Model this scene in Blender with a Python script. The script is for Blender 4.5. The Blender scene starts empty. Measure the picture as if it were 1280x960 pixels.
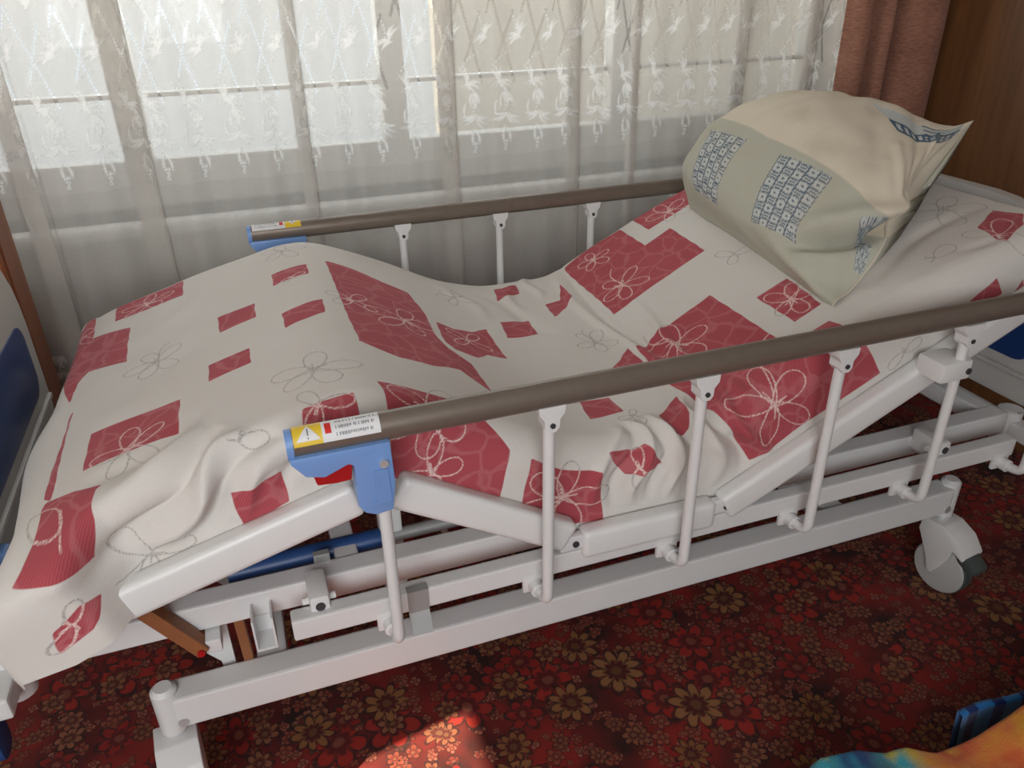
import bpy, bmesh, math, random
import numpy as np
from mathutils import Vector, Matrix

# ------------------------------------------------------------------ camera, world, lights, exposure
scene = bpy.context.scene
COL = scene.collection
cam_data = bpy.data.cameras.new('camera'); cam = bpy.data.objects.new('camera', cam_data); COL.objects.link(cam)
cam_data.sensor_width = 36.0; cam_data.lens = 27.272; cam_data.clip_start = .02
cam.matrix_world = Matrix([[0.942138, 0.170364, -0.288709, -0.117023], [-0.334834, 0.436579, -0.835036, -0.899999], [-0.016216, 0.883389, 0.468361, 1.302994], [0.0, 0.0, 0.0, 1.0]])
scene.camera = cam
scene.view_settings.view_transform = 'Standard'; scene.view_settings.look = 'None'
scene.view_settings.gamma = 1.0; scene.view_settings.use_curve_mapping = False
scene.view_settings.exposure = 0.07
scene.cycles.use_denoising = True
scene.cycles.max_bounces = 8; scene.cycles.diffuse_bounces = 5; scene.cycles.transparent_max_bounces = 24
scene.cycles.sample_clamp_indirect = 4.0
world = bpy.data.worlds.new('overcast_sky'); scene.world = world; world.use_nodes = True
bg = world.node_tree.nodes['Background']; bg.inputs[0].default_value = (.93, .96, 1.0, 1); bg.inputs[1].default_value = .92
def lamp(name, kind, loc, direction, energy, color, size=(1, 1)):
    d = bpy.data.lights.new(name, kind); o = bpy.data.objects.new(name, d); COL.objects.link(o)
    o.location = loc; o.rotation_euler = Vector(direction).to_track_quat('-Z', 'Y').to_euler()
    d.energy = energy; d.color = color
    if kind == 'AREA': d.shape = 'RECTANGLE'; d.size, d.size_y = size
    return o
lamp('daylight_back_window', 'AREA', (.0, 2.05, 1.75), (0, -1, -.25), 36, (.95, .98, 1.0), (2.6, 1.5))
lamp('fill_front_window', 'AREA', (-.9, -2.36, 1.55), (.12, 1, -.22), 54, (.97, .985, 1.0), (1.8, 1.4))  # added fill lamp behind the camera, outside an unseen added window
sun = lamp('sun', 'SUN', (-4, -1, 3), (.85, .17, -.5), 24, (1.0, .82, .60)); sun.data.angle = .01

# ------------------------------------------------------------------ materials
MATS = {}
def new_mat(name):
    m = bpy.data.materials.new(name); m.use_nodes = True
    nt = m.node_tree; nt.nodes.clear()
    out = nt.nodes.new('ShaderNodeOutputMaterial')
    return m, nt, out
class NB:
    """small node-writing helper"""
    def __init__(s, nt): s.nt = nt
    def n(s, t, **kw):
        x = s.nt.nodes.new(t)
        for k, v in kw.items(): setattr(x, k, v)
        return x
    def set(s, sock, v):
        if hasattr(v, 'is_linked'): s.nt.links.new(v, sock)
        else: sock.default_value = v
    def math(s, op, a, b=0., c=None, clamp=False):
        x = s.n('ShaderNodeMath', operation=op, use_clamp=clamp); s.set(x.inputs[0], a); s.set(x.inputs[1], b)
        if c is not None: s.set(x.inputs[2], c)
        return x.outputs[0]
    def mix(s, f, a, b, kind='MIX'):
        x = s.n('ShaderNodeMix', data_type='RGBA', blend_type=kind)
        s.set(x.inputs['Factor'], f); s.set(x.inputs[6], a); s.set(x.inputs[7], b); return x.outputs[2]
    def step(s, v, lo, hi):
        x = s.n('ShaderNodeMapRange', interpolation_type='SMOOTHSTEP', clamp=True)
        s.set(x.inputs[0], v); s.set(x.inputs[1], lo); s.set(x.inputs[2], hi); return x.outputs[0]
    def coord(s, kind='Object'): return s.n('ShaderNodeTexCoord').outputs[kind]
    def mapping(s, v, scale=(1, 1, 1), loc=(0, 0, 0), rot=(0, 0, 0)):
        x = s.n('ShaderNodeMapping'); s.set(x.inputs[0], v); x.inputs['Scale'].default_value = scale
        x.inputs['Location'].default_value = loc; x.inputs['Rotation'].default_value = rot; return x.outputs[0]
    def noise(s, v, scale, detail=3., rough=.5):
        x = s.n('ShaderNodeTexNoise'); s.set(x.inputs['Vector'], v); x.inputs['Scale'].default_value = scale
        x.inputs['Detail'].default_value = detail; x.inputs['Roughness'].default_value = rough; return x.outputs[0]
    def ramp(s, f, stops):
        x = s.n('ShaderNodeValToRGB'); s.set(x.inputs[0], f); el = x.color_ramp.elements
        while len(el) < len(stops): el.new(.5)
        for e, (p, c) in zip(el, stops): e.position = p; e.color = (*c, 1)
        return x.outputs[0]
    def bump(s, h, dist, strength=1.):
        x = s.n('ShaderNodeBump'); s.set(x.inputs['Height'], h); x.inputs['Distance'].default_value = dist
        x.inputs['Strength'].default_value = strength; return x.outputs[0]
    def attr(s, name, out='Fac'): return s.n('ShaderNodeAttribute', attribute_name=name).outputs[out]
    def bsdf(s, color, rough, metal=0., normal=None, spec=.5, sheen=0.):
        x = s.n('ShaderNodeBsdfPrincipled'); s.set(x.inputs['Base Color'], color); s.set(x.inputs['Roughness'], rough)
        s.set(x.inputs['Metallic'], metal); s.set(x.inputs['Specular IOR Level'], spec)
        if sheen: x.inputs['Sheen Weight'].default_value = sheen
        if normal is not None: s.set(x.inputs['Normal'], normal)
        return x.outputs[0]
def simple(name, color, rough=.5, metal=0., var=.06, scale=40., bump=0.):
    if name in MATS: return MATS[name]
    m, nt, out = new_mat(name); b = NB(nt); c = b.coord()
    f = b.noise(c, scale)
    a = tuple(max(0, x*(1-var)) for x in color)+(1,); e = tuple(min(1, x*(1+var)) for x in color)+(1,)
    nrm = b.bump(f, bump) if bump else None
    nt.links.new(b.bsdf(b.mix(f, a, e), rough, metal, nrm), out.inputs[0]); MATS[name] = m
    return m
def wood(name, dark, light, grain=(38, 38, 1.6), rough=.38):
    m, nt, out = new_mat(name); b = NB(nt); c = b.mapping(b.coord(), grain)
    f = b.noise(c, 1.0, 5., .6); g = b.noise(c, 4.0, 3.)
    k = b.math('ADD', b.math('MULTIPLY', f, .75), b.math('MULTIPLY', g, .25))
    nt.links.new(b.bsdf(b.ramp(k, [(.32, dark), (.68, light)]), rough), out.inputs[0]); MATS[name] = m
    return m
M_WHITE = simple('white_powder_coat', (.665, .665, .662), .36, 0, .03, 12)
M_ABS = simple('white_plastic', (.70, .70, .69), .33, 0, .02, 10)
M_BOARD = simple('grey_white_board', (.50, .485, .46), .42, 0, .03, 8)
M_RAIL = simple('bronze_aluminium', (.185, .150, .122), .36, .35, .10, 60)
M_BLUE = simple('light_blue_plastic', (.165, .30, .60), .38, 0, .03, 20)
M_DBLUE = simple('deep_blue_panel', (.012, .045, .17), .35, 0, .1, 6)
M_BLUEBAR = simple('blue_painted_tube', (.018, .06, .19), .4, 0, .08, 20)
M_RED = simple('red_plastic', (.36, .006, .008), .4, 0, .05, 30)
M_CHROME = simple('steel_bolt', (.60, .60, .61), .35, .55, .05, 80)
M_HOLE = simple('dark_pin_hole', (.05, .05, .055), .5, .3, .1, 80)
M_GREY = simple('grey_metal_clip', (.33, .335, .33), .42, .2, .05, 30)
M_RUBBER = simple('dark_grey_rubber', (.055, .068, .066), .6, 0, .1, 50)
M_WHEEL = simple('grey_white_nylon', (.44, .44, .43), .5, 0, .04, 25)
M_BROWN = simple('brown_stamped_lever', (.25, .09, .032), .55, 0, .22, 55)
M_YELLOW = simple('yellow_sticker', (.72, .50, .03), .45, 0, .04, 60)
M_PAPER = simple('white_sticker', (.70, .70, .71), .45, 0, .03, 60)
M_INK = simple('grey_ink', (.16, .17, .19), .6, 0, .1, 60)
M_WALL = simple('beige_wall_paint', (.50, .485, .46), .8, 0, .04, 5)
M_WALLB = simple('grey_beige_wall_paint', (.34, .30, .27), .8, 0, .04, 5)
M_CEIL = simple('ceiling_paint', (.62, .61, .59), .85, 0, .02, 4)
M_FRAME = simple('white_window_frame', (.42, .41, .395), .4, 0, .03, 10)
M_FACADE = simple('grey_render_facade', (.17, .172, .175), .9, 0, .06, 3)

# ------------------------------------------------------------------ mesh helpers
def finish(name, bm, mat, parent=None, smooth=None, mirror=False):
    if mirror:
        for v in bm.verts: v.co.y = YM-v.co.y
    bmesh.ops.recalc_face_normals(bm, faces=bm.faces)
    me = bpy.data.meshes.new(name); bm.to_mesh(me); bm.free()
    me.materials.append(mat)
    if smooth is not None:
        me.polygons.foreach_set('use_smooth', [True]*len(me.polygons))
        if smooth > 0: me.set_sharp_from_angle(angle=math.radians(smooth))
    o = bpy.data.objects.new(name, me); COL.objects.link(o)
    if parent is not None: o.parent = parent
    return o
YM = .98
def tag(o, label, cat, group=None, kind=None):
    o['label'] = label; o['category'] = cat
    if group: o['group'] = group
    if kind: o['kind'] = kind
    return o
def struct(o): o['kind'] = 'structure'; return o
def empty(name, loc=(0, 0, 0), parent=None):
    o = bpy.data.objects.new(name, None); COL.objects.link(o); o.location = loc; o.empty_display_size = .05
    if parent is not None: o.parent = parent
    return o
def add_box(bm, x0, x1, y0, y1, z0, z1, bevel=0., seg=2, rot=None, at=None):
    t = bmesh.new(); bmesh.ops.create_cube(t, size=1)
    for v in t.verts: v.co = Vector(((x1+x0)/2+v.co.x*(x1-x0), (y1+y0)/2+v.co.y*(y1-y0), (z1+z0)/2+v.co.z*(z1-z0)))
    if bevel: bmesh.ops.bevel(t, geom=list(t.edges), offset=bevel, segments=seg, profile=.6, affect='EDGES')
    if rot is not None:
        c = Vector(at)
        for v in t.verts: v.co = rot @ (v.co-c)+c
    merge(bm, t)
def merge(bm, t):
    vm = {v: bm.verts.new(v.co) for v in t.verts}
    for f in t.faces:
        try: bm.faces.new([vm[v] for v in f.verts])
        except ValueError: pass
    t.free()
def add_slab(bm, p0, p1, y0, y1, th, bevel=.006, seg=2):
    """box whose bottom runs from p0 to p1 (x, z), thickness th square to that line"""
    t = bmesh.new(); d = Vector((p1[0]-p0[0], 0, p1[1]-p0[1])); L = d.length; d.normalize()
    n = Vector((-d.z, 0, d.x))
    bmesh.ops.create_cube(t, size=1)
    for v in t.verts:
        q = Vector((p0[0], 0, p0[1]))+d*((v.co.x+.5)*L)+n*((v.co.z+.5)*th); q.y = y0+(v.co.y+.5)*(y1-y0); v.co = q
    if bevel: bmesh.ops.bevel(t, geom=list(t.edges), offset=bevel, segments=seg, profile=.6, affect='EDGES')
    merge(bm, t)
def round_path(pts, r, n=6):
    out = [Vector(pts[0])]
    for i in range(1, len(pts)-1):
        a, b, c = Vector(pts[i-1]), Vector(pts[i]), Vector(pts[i+1])
        u, w = (a-b), (c-b); q = min(r, u.length*.48, w.length*.48); u.normalize(); w.normalize()
        for k in range(n+1):
            t = k/n; out.append((b+u*q)*(1-t)**2+b*2*t*(1-t)+(b+w*q)*t*t)
    out.append(Vector(pts[-1])); return out
def add_tube(bm, pts, r, seg=12, cap=True, r2=None):
    """round (or oval: r across, r2 up) tube along a path"""
    pts = [Vector(p) for p in pts]; rings = []
    for i, p in enumerate(pts):
        d = (pts[min(i+1, len(pts)-1)]-pts[max(i-1, 0)]).normalized()
        up = Vector((0, 0, 1)) if abs(d.z) < .95 else Vector((1, 0, 0))
        s = d.cross(up).normalized(); w = s.cross(d).normalized()
        if i and rings:
            pass
        rr = r[i] if isinstance(r, (list, tuple)) else r
        rv = (r2 if r2 else rr)
        rings.append([bm.verts.new(p+s*math.cos(a)*rr+w*math.sin(a)*rv) for a in [2*math.pi*k/seg for k in range(seg)]])
    for i in range(len(rings)-1):
        a, b = rings[i], rings[i+1]
        off = min(range(seg), key=lambda k: (b[k].co-a[0].co-(pts[i+1]-pts[i])).length)
        for k in range(seg):
            bm.faces.new([a[k], a[(k+1) % seg], b[(k+1+off) % seg], b[(k+off) % seg]])
    if cap: bm.faces.new(rings[0][::-1]); bm.faces.new(rings[-1])
def add_cyl(bm, p0, p1, r, seg=16, r1=None):
    add_tube(bm, [p0, p1], [r, r if r1 is None else r1], seg)
def add_prism(bm, poly, axis, a0, a1, bevel=0.):
    """poly = list of 2-D points; extruded along axis 'x','y','z' from a0 to a1"""
    t = bmesh.new()
    def P(u, v, a): return {'y': (u, a, v), 'x': (a, u, v), 'z': (u, v, a)}[axis]
    A = [t.verts.new(P(u, v, a0)) for u, v in poly]; B = [t.verts.new(P(u, v, a1)) for u, v in poly]
    n = len(poly); t.faces.new(A); t.faces.new(B[::-1])
    for k in range(n): t.faces.new([A[k], B[k], B[(k+1) % n], A[(k+1) % n]])
    if bevel:
        bmesh.ops.recalc_face_normals(t, faces=t.faces)
        bmesh.ops.bevel(t, geom=[e for e in t.edges if len(e.link_faces) == 2], offset=bevel, segments=2, profile=.6, affect='EDGES', clamp_overlap=True)
    merge(bm, t)
def rrect(x0, x1, y0, y1, r, n=5):
    o = []
    for cx, cy, a in ((x1-r, y1-r, 0), (x0+r, y1-r, 90), (x0+r, y0+r, 180), (x1-r, y0+r, 270)):
        for k in range(n+1):
            t = math.radians(a+90*k/n); o.append((cx+r*math.cos(t), cy+r*math.sin(t)))
    return o
def grid_mesh(name, V, mat, parent=None, closed_u=False, attrs=None, flip=False):
    """V: (n, m, 3) array -> smooth quad mesh; attrs: {name: (n, m) or (n, m, 3)}"""
    n, m = V.shape[:2]
    me = bpy.data.meshes.new(name)
    idx = np.arange(n*m).reshape(n, m)
    if closed_u: idx = np.concatenate([idx, idx[:1]], 0)
    q = np.stack([idx[:-1, :-1], idx[1:, :-1], idx[1:, 1:], idx[:-1, 1:]], -1).reshape(-1, 4)
    if flip: q = q[:, ::-1]
    me.vertices.add(n*m); me.vertices.foreach_set('co', np.ascontiguousarray(V, np.float32).ravel())
    me.loops.add(q.size); me.loops.foreach_set('vertex_index', np.ascontiguousarray(q, np.int32).ravel())
    me.polygons.add(len(q)); me.polygons.foreach_set('loop_start', np.arange(0, q.size, 4, dtype=np.int32))
    me.update(calc_edges=True)
    me.polygons.foreach_set('use_smooth', np.ones(len(q), bool))
    for k, a in (attrs or {}).items():
        if a.ndim == 2:
            at = me.attributes.new(k, 'FLOAT', 'POINT'); at.data.foreach_set('value', np.ascontiguousarray(a, np.float32).ravel())
        else:
            at = me.attributes.new(k, 'FLOAT_COLOR', 'POINT')
            c = np.ones((n*m, 4), np.float32); c[:, :3] = a.reshape(-1, 3); at.data.foreach_set('color', c.ravel())
    me.materials.append(mat)
    o = bpy.data.objects.new(name, me); COL.objects.link(o)
    if parent is not None: o.parent = parent
    return o

# ------------------------------------------------------------------ the room
RX0, RX1, RY0, RY1, RH = -1.70, 2.78, -2.30, 1.52, 2.55
def panel_wall(name, axis, pos, th, a0, a1, z0, z1, holes, mat):
    """wall slab with rectangular openings (a, b, zlow, zhigh)"""
    bm = bmesh.new(); As = sorted({a0, a1, *[h[0] for h in holes], *[h[1] for h in holes]})
    Zs = sorted({z0, z1, *[h[2] for h in holes], *[h[3] for h in holes]})
    for i in range(len(As)-1):
        for k in range(len(Zs)-1):
            ca, cz = (As[i]+As[i+1])/2, (Zs[k]+Zs[k+1])/2
            if any(h[0] < ca < h[1] and h[2] < cz < h[3] for h in holes): continue
            if axis == 'y': add_box(bm, As[i], As[i+1], pos, pos+th, Zs[k], Zs[k+1])
            else: add_box(bm, pos, pos+th, As[i], As[i+1], Zs[k], Zs[k+1])
    bmesh.ops.remove_doubles(bm, verts=bm.verts, dist=1e-5)
    return struct(finish(name, bm, mat))
bm = bmesh.new(); add_box(bm, RX0-.1, RX1+.1, RY0-.1, RY1+.25, -.10, -.008)
struct(finish('floor', bm, wood('floor_boards', (.10, .045, .02), (.17, .08, .035), (3, 40, 40))))
bm = bmesh.new(); add_box(bm, RX0-.1, RX1+.1, RY0-.1, RY1+.25, RH, RH+.1); struct(finish('ceiling', bm, M_CEIL))
WX0, WX1, WZ0, WZ1 = -1.15, 1.86, .735, 2.15
RAILZ = .862
panel_wall('wall_back', 'y', RY1-.17, .30, RX0, RX1, -.01, RH, [(WX0, WX1, WZ0, WZ1)], M_WALLB)
panel_wall('wall_left', 'x', RX0-.12, .12, RY0, RY1, -.01, RH, [(-1.35, -.225, .90, 2.05)], M_WALL)  # opening sized to shape the sun patch on the carpet
panel_wall('wall_right', 'x', RX1, .12, RY0, RY1, -.01, RH, [], M_WALL)
panel_wall('wall_front', 'y', RY0-.12, .12, RX0, RX1, -.01, RH, [(-1.65+.1, .05, .85, 2.15)], M_WALL)  # opening added to let the fill lamp in

def glass_material():
    m, nt, out = new_mat('window_glass'); b = NB(nt)
    t = b.n('ShaderNodeBsdfTransparent'); t.inputs[0].default_value = (.96, .98, .97, 1)
    g = b.n('ShaderNodeBsdfGlossy'); g.inputs['Roughness'].default_value = .02
    x = b.n('ShaderNodeMixShader'); x.inputs[0].default_value = .05
    nt.links.new(t.outputs[0], x.inputs[1]); nt.links.new(g.outputs[0], x.inputs[2]); nt.links.new(x.outputs[0], out.inputs[0])
    return m
M_GLASS = glass_material()
# the window behind the tulle: frame, three sashes with glazing bars, sill board
win = struct(empty('window_1', ((WX0+WX1)/2, RY1-.02, WZ0)))
def wpart(name, mat, boxes, bevel=.004):
    bm = bmesh.new()
    for q in boxes: add_box(bm, *q, bevel=bevel, seg=1)
    o = finish(name, bm, mat); o.parent = win; o.matrix_parent_inverse = Matrix.Translation(-win.location); return o
y0 = RY1-.03
wpart('window_frame', M_FRAME, [(WX0, WX1, y0, y0+.07, WZ0, RAILZ), (WX0, WX1, y0, y0+.07, WZ1-.07, WZ1),
      (WX0, WX0+.06, y0+.001, y0+.069, RAILZ, WZ1-.07), (WX1-.06, WX1, y0+.001, y0+.069, RAILZ, WZ1-.07)])
mull = [-.36, .36, 1.10]
edges = [WX0+.06]+mull+[WX1-.06]
for x in mull: wpart('mullion', M_FRAME, [(x-.035, x+.035, y0-.004, y0+.066, RAILZ, WZ1-.07)])
for i in range(4):
    a, c = edges[i]+(.035 if i else 0), edges[i+1]-(.035 if i < 3 else 0)
    wpart('pane', M_GLASS, [(a, c, y0+.030, y0+.036, RAILZ, WZ1-.07)], 0)
    wpart('glazing_bar', M_FRAME, [(a, c, y0+.012, y0+.055, 1.022, 1.034)])
wpart('window_sill', M_FRAME, [(WX0-.06, WX1+.06, RY1-.235, y0+.002, WZ0-.035, WZ0)], .008)
# the window beside the camera (out of view) with a blind added to cut the sun patch
def sun_trim_blind_material():
    m, nt, out = new_mat('sun_trim_blind_cloth'); b = NB(nt)
    t = b.n('ShaderNodeBsdfTranslucent'); t.inputs[0].default_value = (.62, .58, .5, 1)
    d = b.n('ShaderNodeBsdfDiffuse'); d.inputs[0].default_value = (.62, .58, .5, 1)
    x = b.n('ShaderNodeMixShader'); nt.links.new(t.outputs[0], x.inputs[1]); nt.links.new(d.outputs[0], x.inputs[2])
    nt.links.new(x.outputs[0], out.inputs[0]); return m
bm = bmesh.new()
for q in ((-1.35, -1.29, .90, 2.05), (-.225, -.165, .90, 2.05)): add_box(bm, RX0-.10, RX0-.04, q[0], q[1], q[2], q[3])
add_box(bm, RX0-.10, RX0-.04, -1.29, -.225, .84, .90); add_box(bm, RX0-.10, RX0-.04, -1.29, -.225, 2.0, 2.05)
w2 = struct(finish('window_2', bm, M_FRAME))
bm = bmesh.new(); add_box(bm, RX0+.002, RX0+.006, -1.42, -.15, 1.075, 2.10); add_cyl(bm, (RX0+.02, -1.42, 2.1), (RX0+.02, -.15, 2.1), .018)
finish('sun_trim_blind', bm, sun_trim_blind_material(), w2)  # unseen, added to limit the sun patch on the carpet
bm = bmesh.new()
for q in ((-1.55, -1.49), (-.78, -.72), (-.01, .05)): add_box(bm, q[0], q[1], RY0-.09, RY0-.03, .85, 2.15)
add_box(bm, -1.49, -.01, RY0-.088, RY0-.032, .85, .91); add_box(bm, -1.49, -.01, RY0-.088, RY0-.032, 2.09, 2.15)
struct(finish('added_fill_window', bm, M_FRAME))  # unseen window added to bring fill light in from behind the camera
# rendered wall added across the yard to dim the right half of the window
bm = bmesh.new(); add_box(bm, 1.15, 9.0, 3.9, 4.2, -.6, 4.2, .02); add_box(bm, 1.05, 9.1, 3.85, 4.25, 4.2, 4.3, .02)
struct(finish('dimming_wall_outside', bm, M_FACADE))
bm = bmesh.new(); add_box(bm, -9, 10, 1.9, 9, -.7, -.6); struct(finish('ground_outside', bm, simple('snowy_ground', (.7, .71, .73), .9)))

# ------------------------------------------------------------------ carpet
def carpet_material():
    m, nt, out = new_mat('floral_carpet'); b = NB(nt); co = b.coord()
    wob = b.n('ShaderNodeTexNoise'); b.set(wob.inputs['Vector'], co); wob.inputs['Scale'].default_value = 34.; wob.inputs['Detail'].default_value = 1.
    wv = b.n('ShaderNodeVectorMath', operation='MULTIPLY_ADD'); b.set(wv.inputs[0], wob.outputs['Color'])
    wv.inputs[1].default_value = (.012, .012, 0); b.set(wv.inputs[2], co); co2 = wv.outputs[0]
    base = b.ramp(b.noise(co, 6., 3.), [(.34, (.030, .005, .003)), (.48, (.150, .009, .006)), (.62, (.33, .015, .009))])
    def layer(col, scale, R, n, stops, seed, thresh, inner, core):
        v = b.n('ShaderNodeTexVoronoi', voronoi_dimensions='2D'); mp = b.mapping(co2, loc=(seed*.37, seed*.71, 0))
        b.set(v.inputs['Vector'], mp); v.inputs['Scale'].default_value = scale; v.inputs['Randomness'].default_value = .82
        sb = b.n('ShaderNodeVectorMath', operation='SUBTRACT'); b.set(sb.inputs[0], mp); b.set(sb.inputs[1], v.outputs['Position'])
        sp = b.n('ShaderNodeSeparateXYZ'); b.set(sp.inputs[0], sb.outputs[0]); X, Y = sp.outputs[0], sp.outputs[1]
        sc = b.n('ShaderNodeSeparateColor'); b.set(sc.inputs[0], v.outputs['Color']); r1, r2, r3 = sc.outputs
        r = b.math('SQRT', b.math('ADD', b.math('MULTIPLY', X, X), b.math('MULTIPLY', Y, Y)))
        th = b.math('ADD', b.math('ARCTAN2', Y, X), b.math('MULTIPLY', r1, 6.28))
        pet = b.math('ABSOLUTE', b.math('COSINE', b.math('MULTIPLY', th, n/2.)))
        size = b.math('MULTIPLY', b.math('ADD', b.math('MULTIPLY', r2, .5), .65), R)
        bound = b.math('MULTIPLY', size, b.math('ADD', b.math('MULTIPLY', pet, .46), .54))
        q = b.math('DIVIDE', r, bound); on = b.math('GREATER_THAN', r3, thresh)
        mask = b.math('MULTIPLY', b.step(q, 1.0, .90), on)
        petal = b.mix(r2, stops[0]+(1,), stops[1]+(1,))
        vein = b.step(pet, .30, .55)
        petal = b.mix(b.math('MULTIPLY', b.math('SUBTRACT', 1., vein), .7), petal, (.05, .012, .010, 1))
        petal = b.mix(b.step(q, .58, .46), petal, inner+(1,)); petal = b.mix(b.step(b.math('DIVIDE', r, size), .24, .17), petal, core+(1,))
        rim = b.math('MULTIPLY', b.step(q, 1.22, 1.10), on)
        col = b.mix(b.math('MULTIPLY', rim, .75), col, (.018, .006, .006, 1))
        return b.mix(mask, col, petal)
    c = layer(base, 44, .0105, 4, ((.30, .065, .040), (.42, .14, .085)), .4, .62, (.22, .03, .02), (.28, .12, .07))
    c = layer(c, 27, .0165, 5, ((.22, .028, .016), (.36, .085, .042)), 1.3, .42, (.20, .02, .015), (.26, .10, .05))
    c = layer(c, 9.5, .052, 6, ((.30, .012, .008), (.44, .022, .012)), 2.1, .40, (.13, .006, .006), (.25, .06, .035))
    c = layer(c, 17, .026, 7, ((.26, .072, .032), (.36, .13, .058)), 4.7, .58, (.12, .018, .012), (.22, .09, .04))
    c = layer(c, 7.8, .050, 9, ((.30, .105, .030), (.38, .16, .055)), 7.9, .62, (.10, .008, .007), (.17, .06, .02))
    pile = b.noise(co, 900., 2.)
    c = b.mix(.45, c, b.mix(pile, (.45, .45, .45, 1), (1.15, 1.15, 1.15, 1)), 'MULTIPLY')
    nt.links.new(b.bsdf(c, .95, normal=b.bump(pile, .004), spec=.08, sheen=.12), out.inputs[0]); return m
bm = bmesh.new(); add_box(bm, -1.62, 2.70, -2.10, 1.30, -.007, .0, .003, 1)
tag(finish('carpet', bm, carpet_material()), 'dark red carpet with tan and scarlet flowers under the bed', 'carpet')

# ------------------------------------------------------------------ furniture at the sides
M_WARD = wood('dark_varnished_wood', (.115, .047, .017), (.215, .096, .038), (14, 14, .8), .36)
M_CAB = wood('red_brown_varnished_wood', (.20, .052, .014), (.30, .085, .024), (26, 26, 1.2), .4)
ward = empty('wardrobe', (2.42, .60, 0)); tag(ward, 'tall dark brown wooden wardrobe behind the head of the bed', 'wardrobe')
def pbox(parent, name, mat, boxes, bevel=.003):
    bm = bmesh.new()
    for q in boxes: add_box(bm, *q, bevel=bevel, seg=1)
    o = finish(name, bm, mat); o.parent = parent; o.matrix_parent_inverse = Matrix.Translation(-parent.location); return o
pbox(ward, 'side_panel', M_WARD, [(1.957, 1.979, .00, 1.345, .06, 2.2)]); pbox(ward, 'side_panel', M_WARD, [(2.70, 2.722, .00, 1.345, .06, 2.2)])
pbox(ward, 'top_panel', M_WARD, [(1.947, 2.73, -.01, 1.348, 2.2, 2.225)]); pbox(ward, 'plinth', M_WARD, [(1.967, 2.71, .02, 1.29, 0, .06)])
pbox(ward, 'back_panel', M_WARD, [(1.979, 2.70, 1.33, 1.34, .06, 2.2)])
for a, c in ((1.981, 2.337), (2.340, 2.698)):
    d = pbox(ward, 'door', M_WARD, [(a, c, -.018, .0, .065, 2.195)]); bm = bmesh.new()
    hx = c-.03 if a < 2.2 else a+.03
    add_tube(bm, round_path([(hx, -.018, 1.0), (hx, -.045, 1.0), (hx, -.045, 1.14), (hx, -.018, 1.14)], .012), .005, 8)
    h = finish('handle', bm, M_CHROME); h.parent = d
cab = empty('wooden_cabinet', (-.95, 1.08, 0)); tag(cab, 'red-brown wooden cabinet in the corner beyond the foot board', 'cabinet')
CX0, CX1, CY0, CY1 = -1.25, -.622, .995, 1.105
pbox(cab, 'side_panel', M_CAB, [(CX1-.02, CX1, CY0, CY1, .05, 1.9)]); pbox(cab, 'side_panel', M_CAB, [(CX0, CX0+.02, CY0, CY1, .05, 1.9)])
pbox(cab, 'top_panel', M_CAB, [(CX0-.008, CX1+.008, CY0-.008, CY1+.004, 1.9, 1.925)]); pbox(cab, 'plinth', M_CAB, [(CX0+.01, CX1-.01, CY0+.01, CY1-.01, 0, .05)])
pbox(cab, 'back_panel', M_CAB, [(CX0+.02, CX1-.02, CY1-.01, CY1, .05, 1.9)])
d = pbox(cab, 'door', M_CAB, [(CX0+.01, CX1-.003, CY0-.020, CY0-.001, .06, 1.89)])

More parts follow.
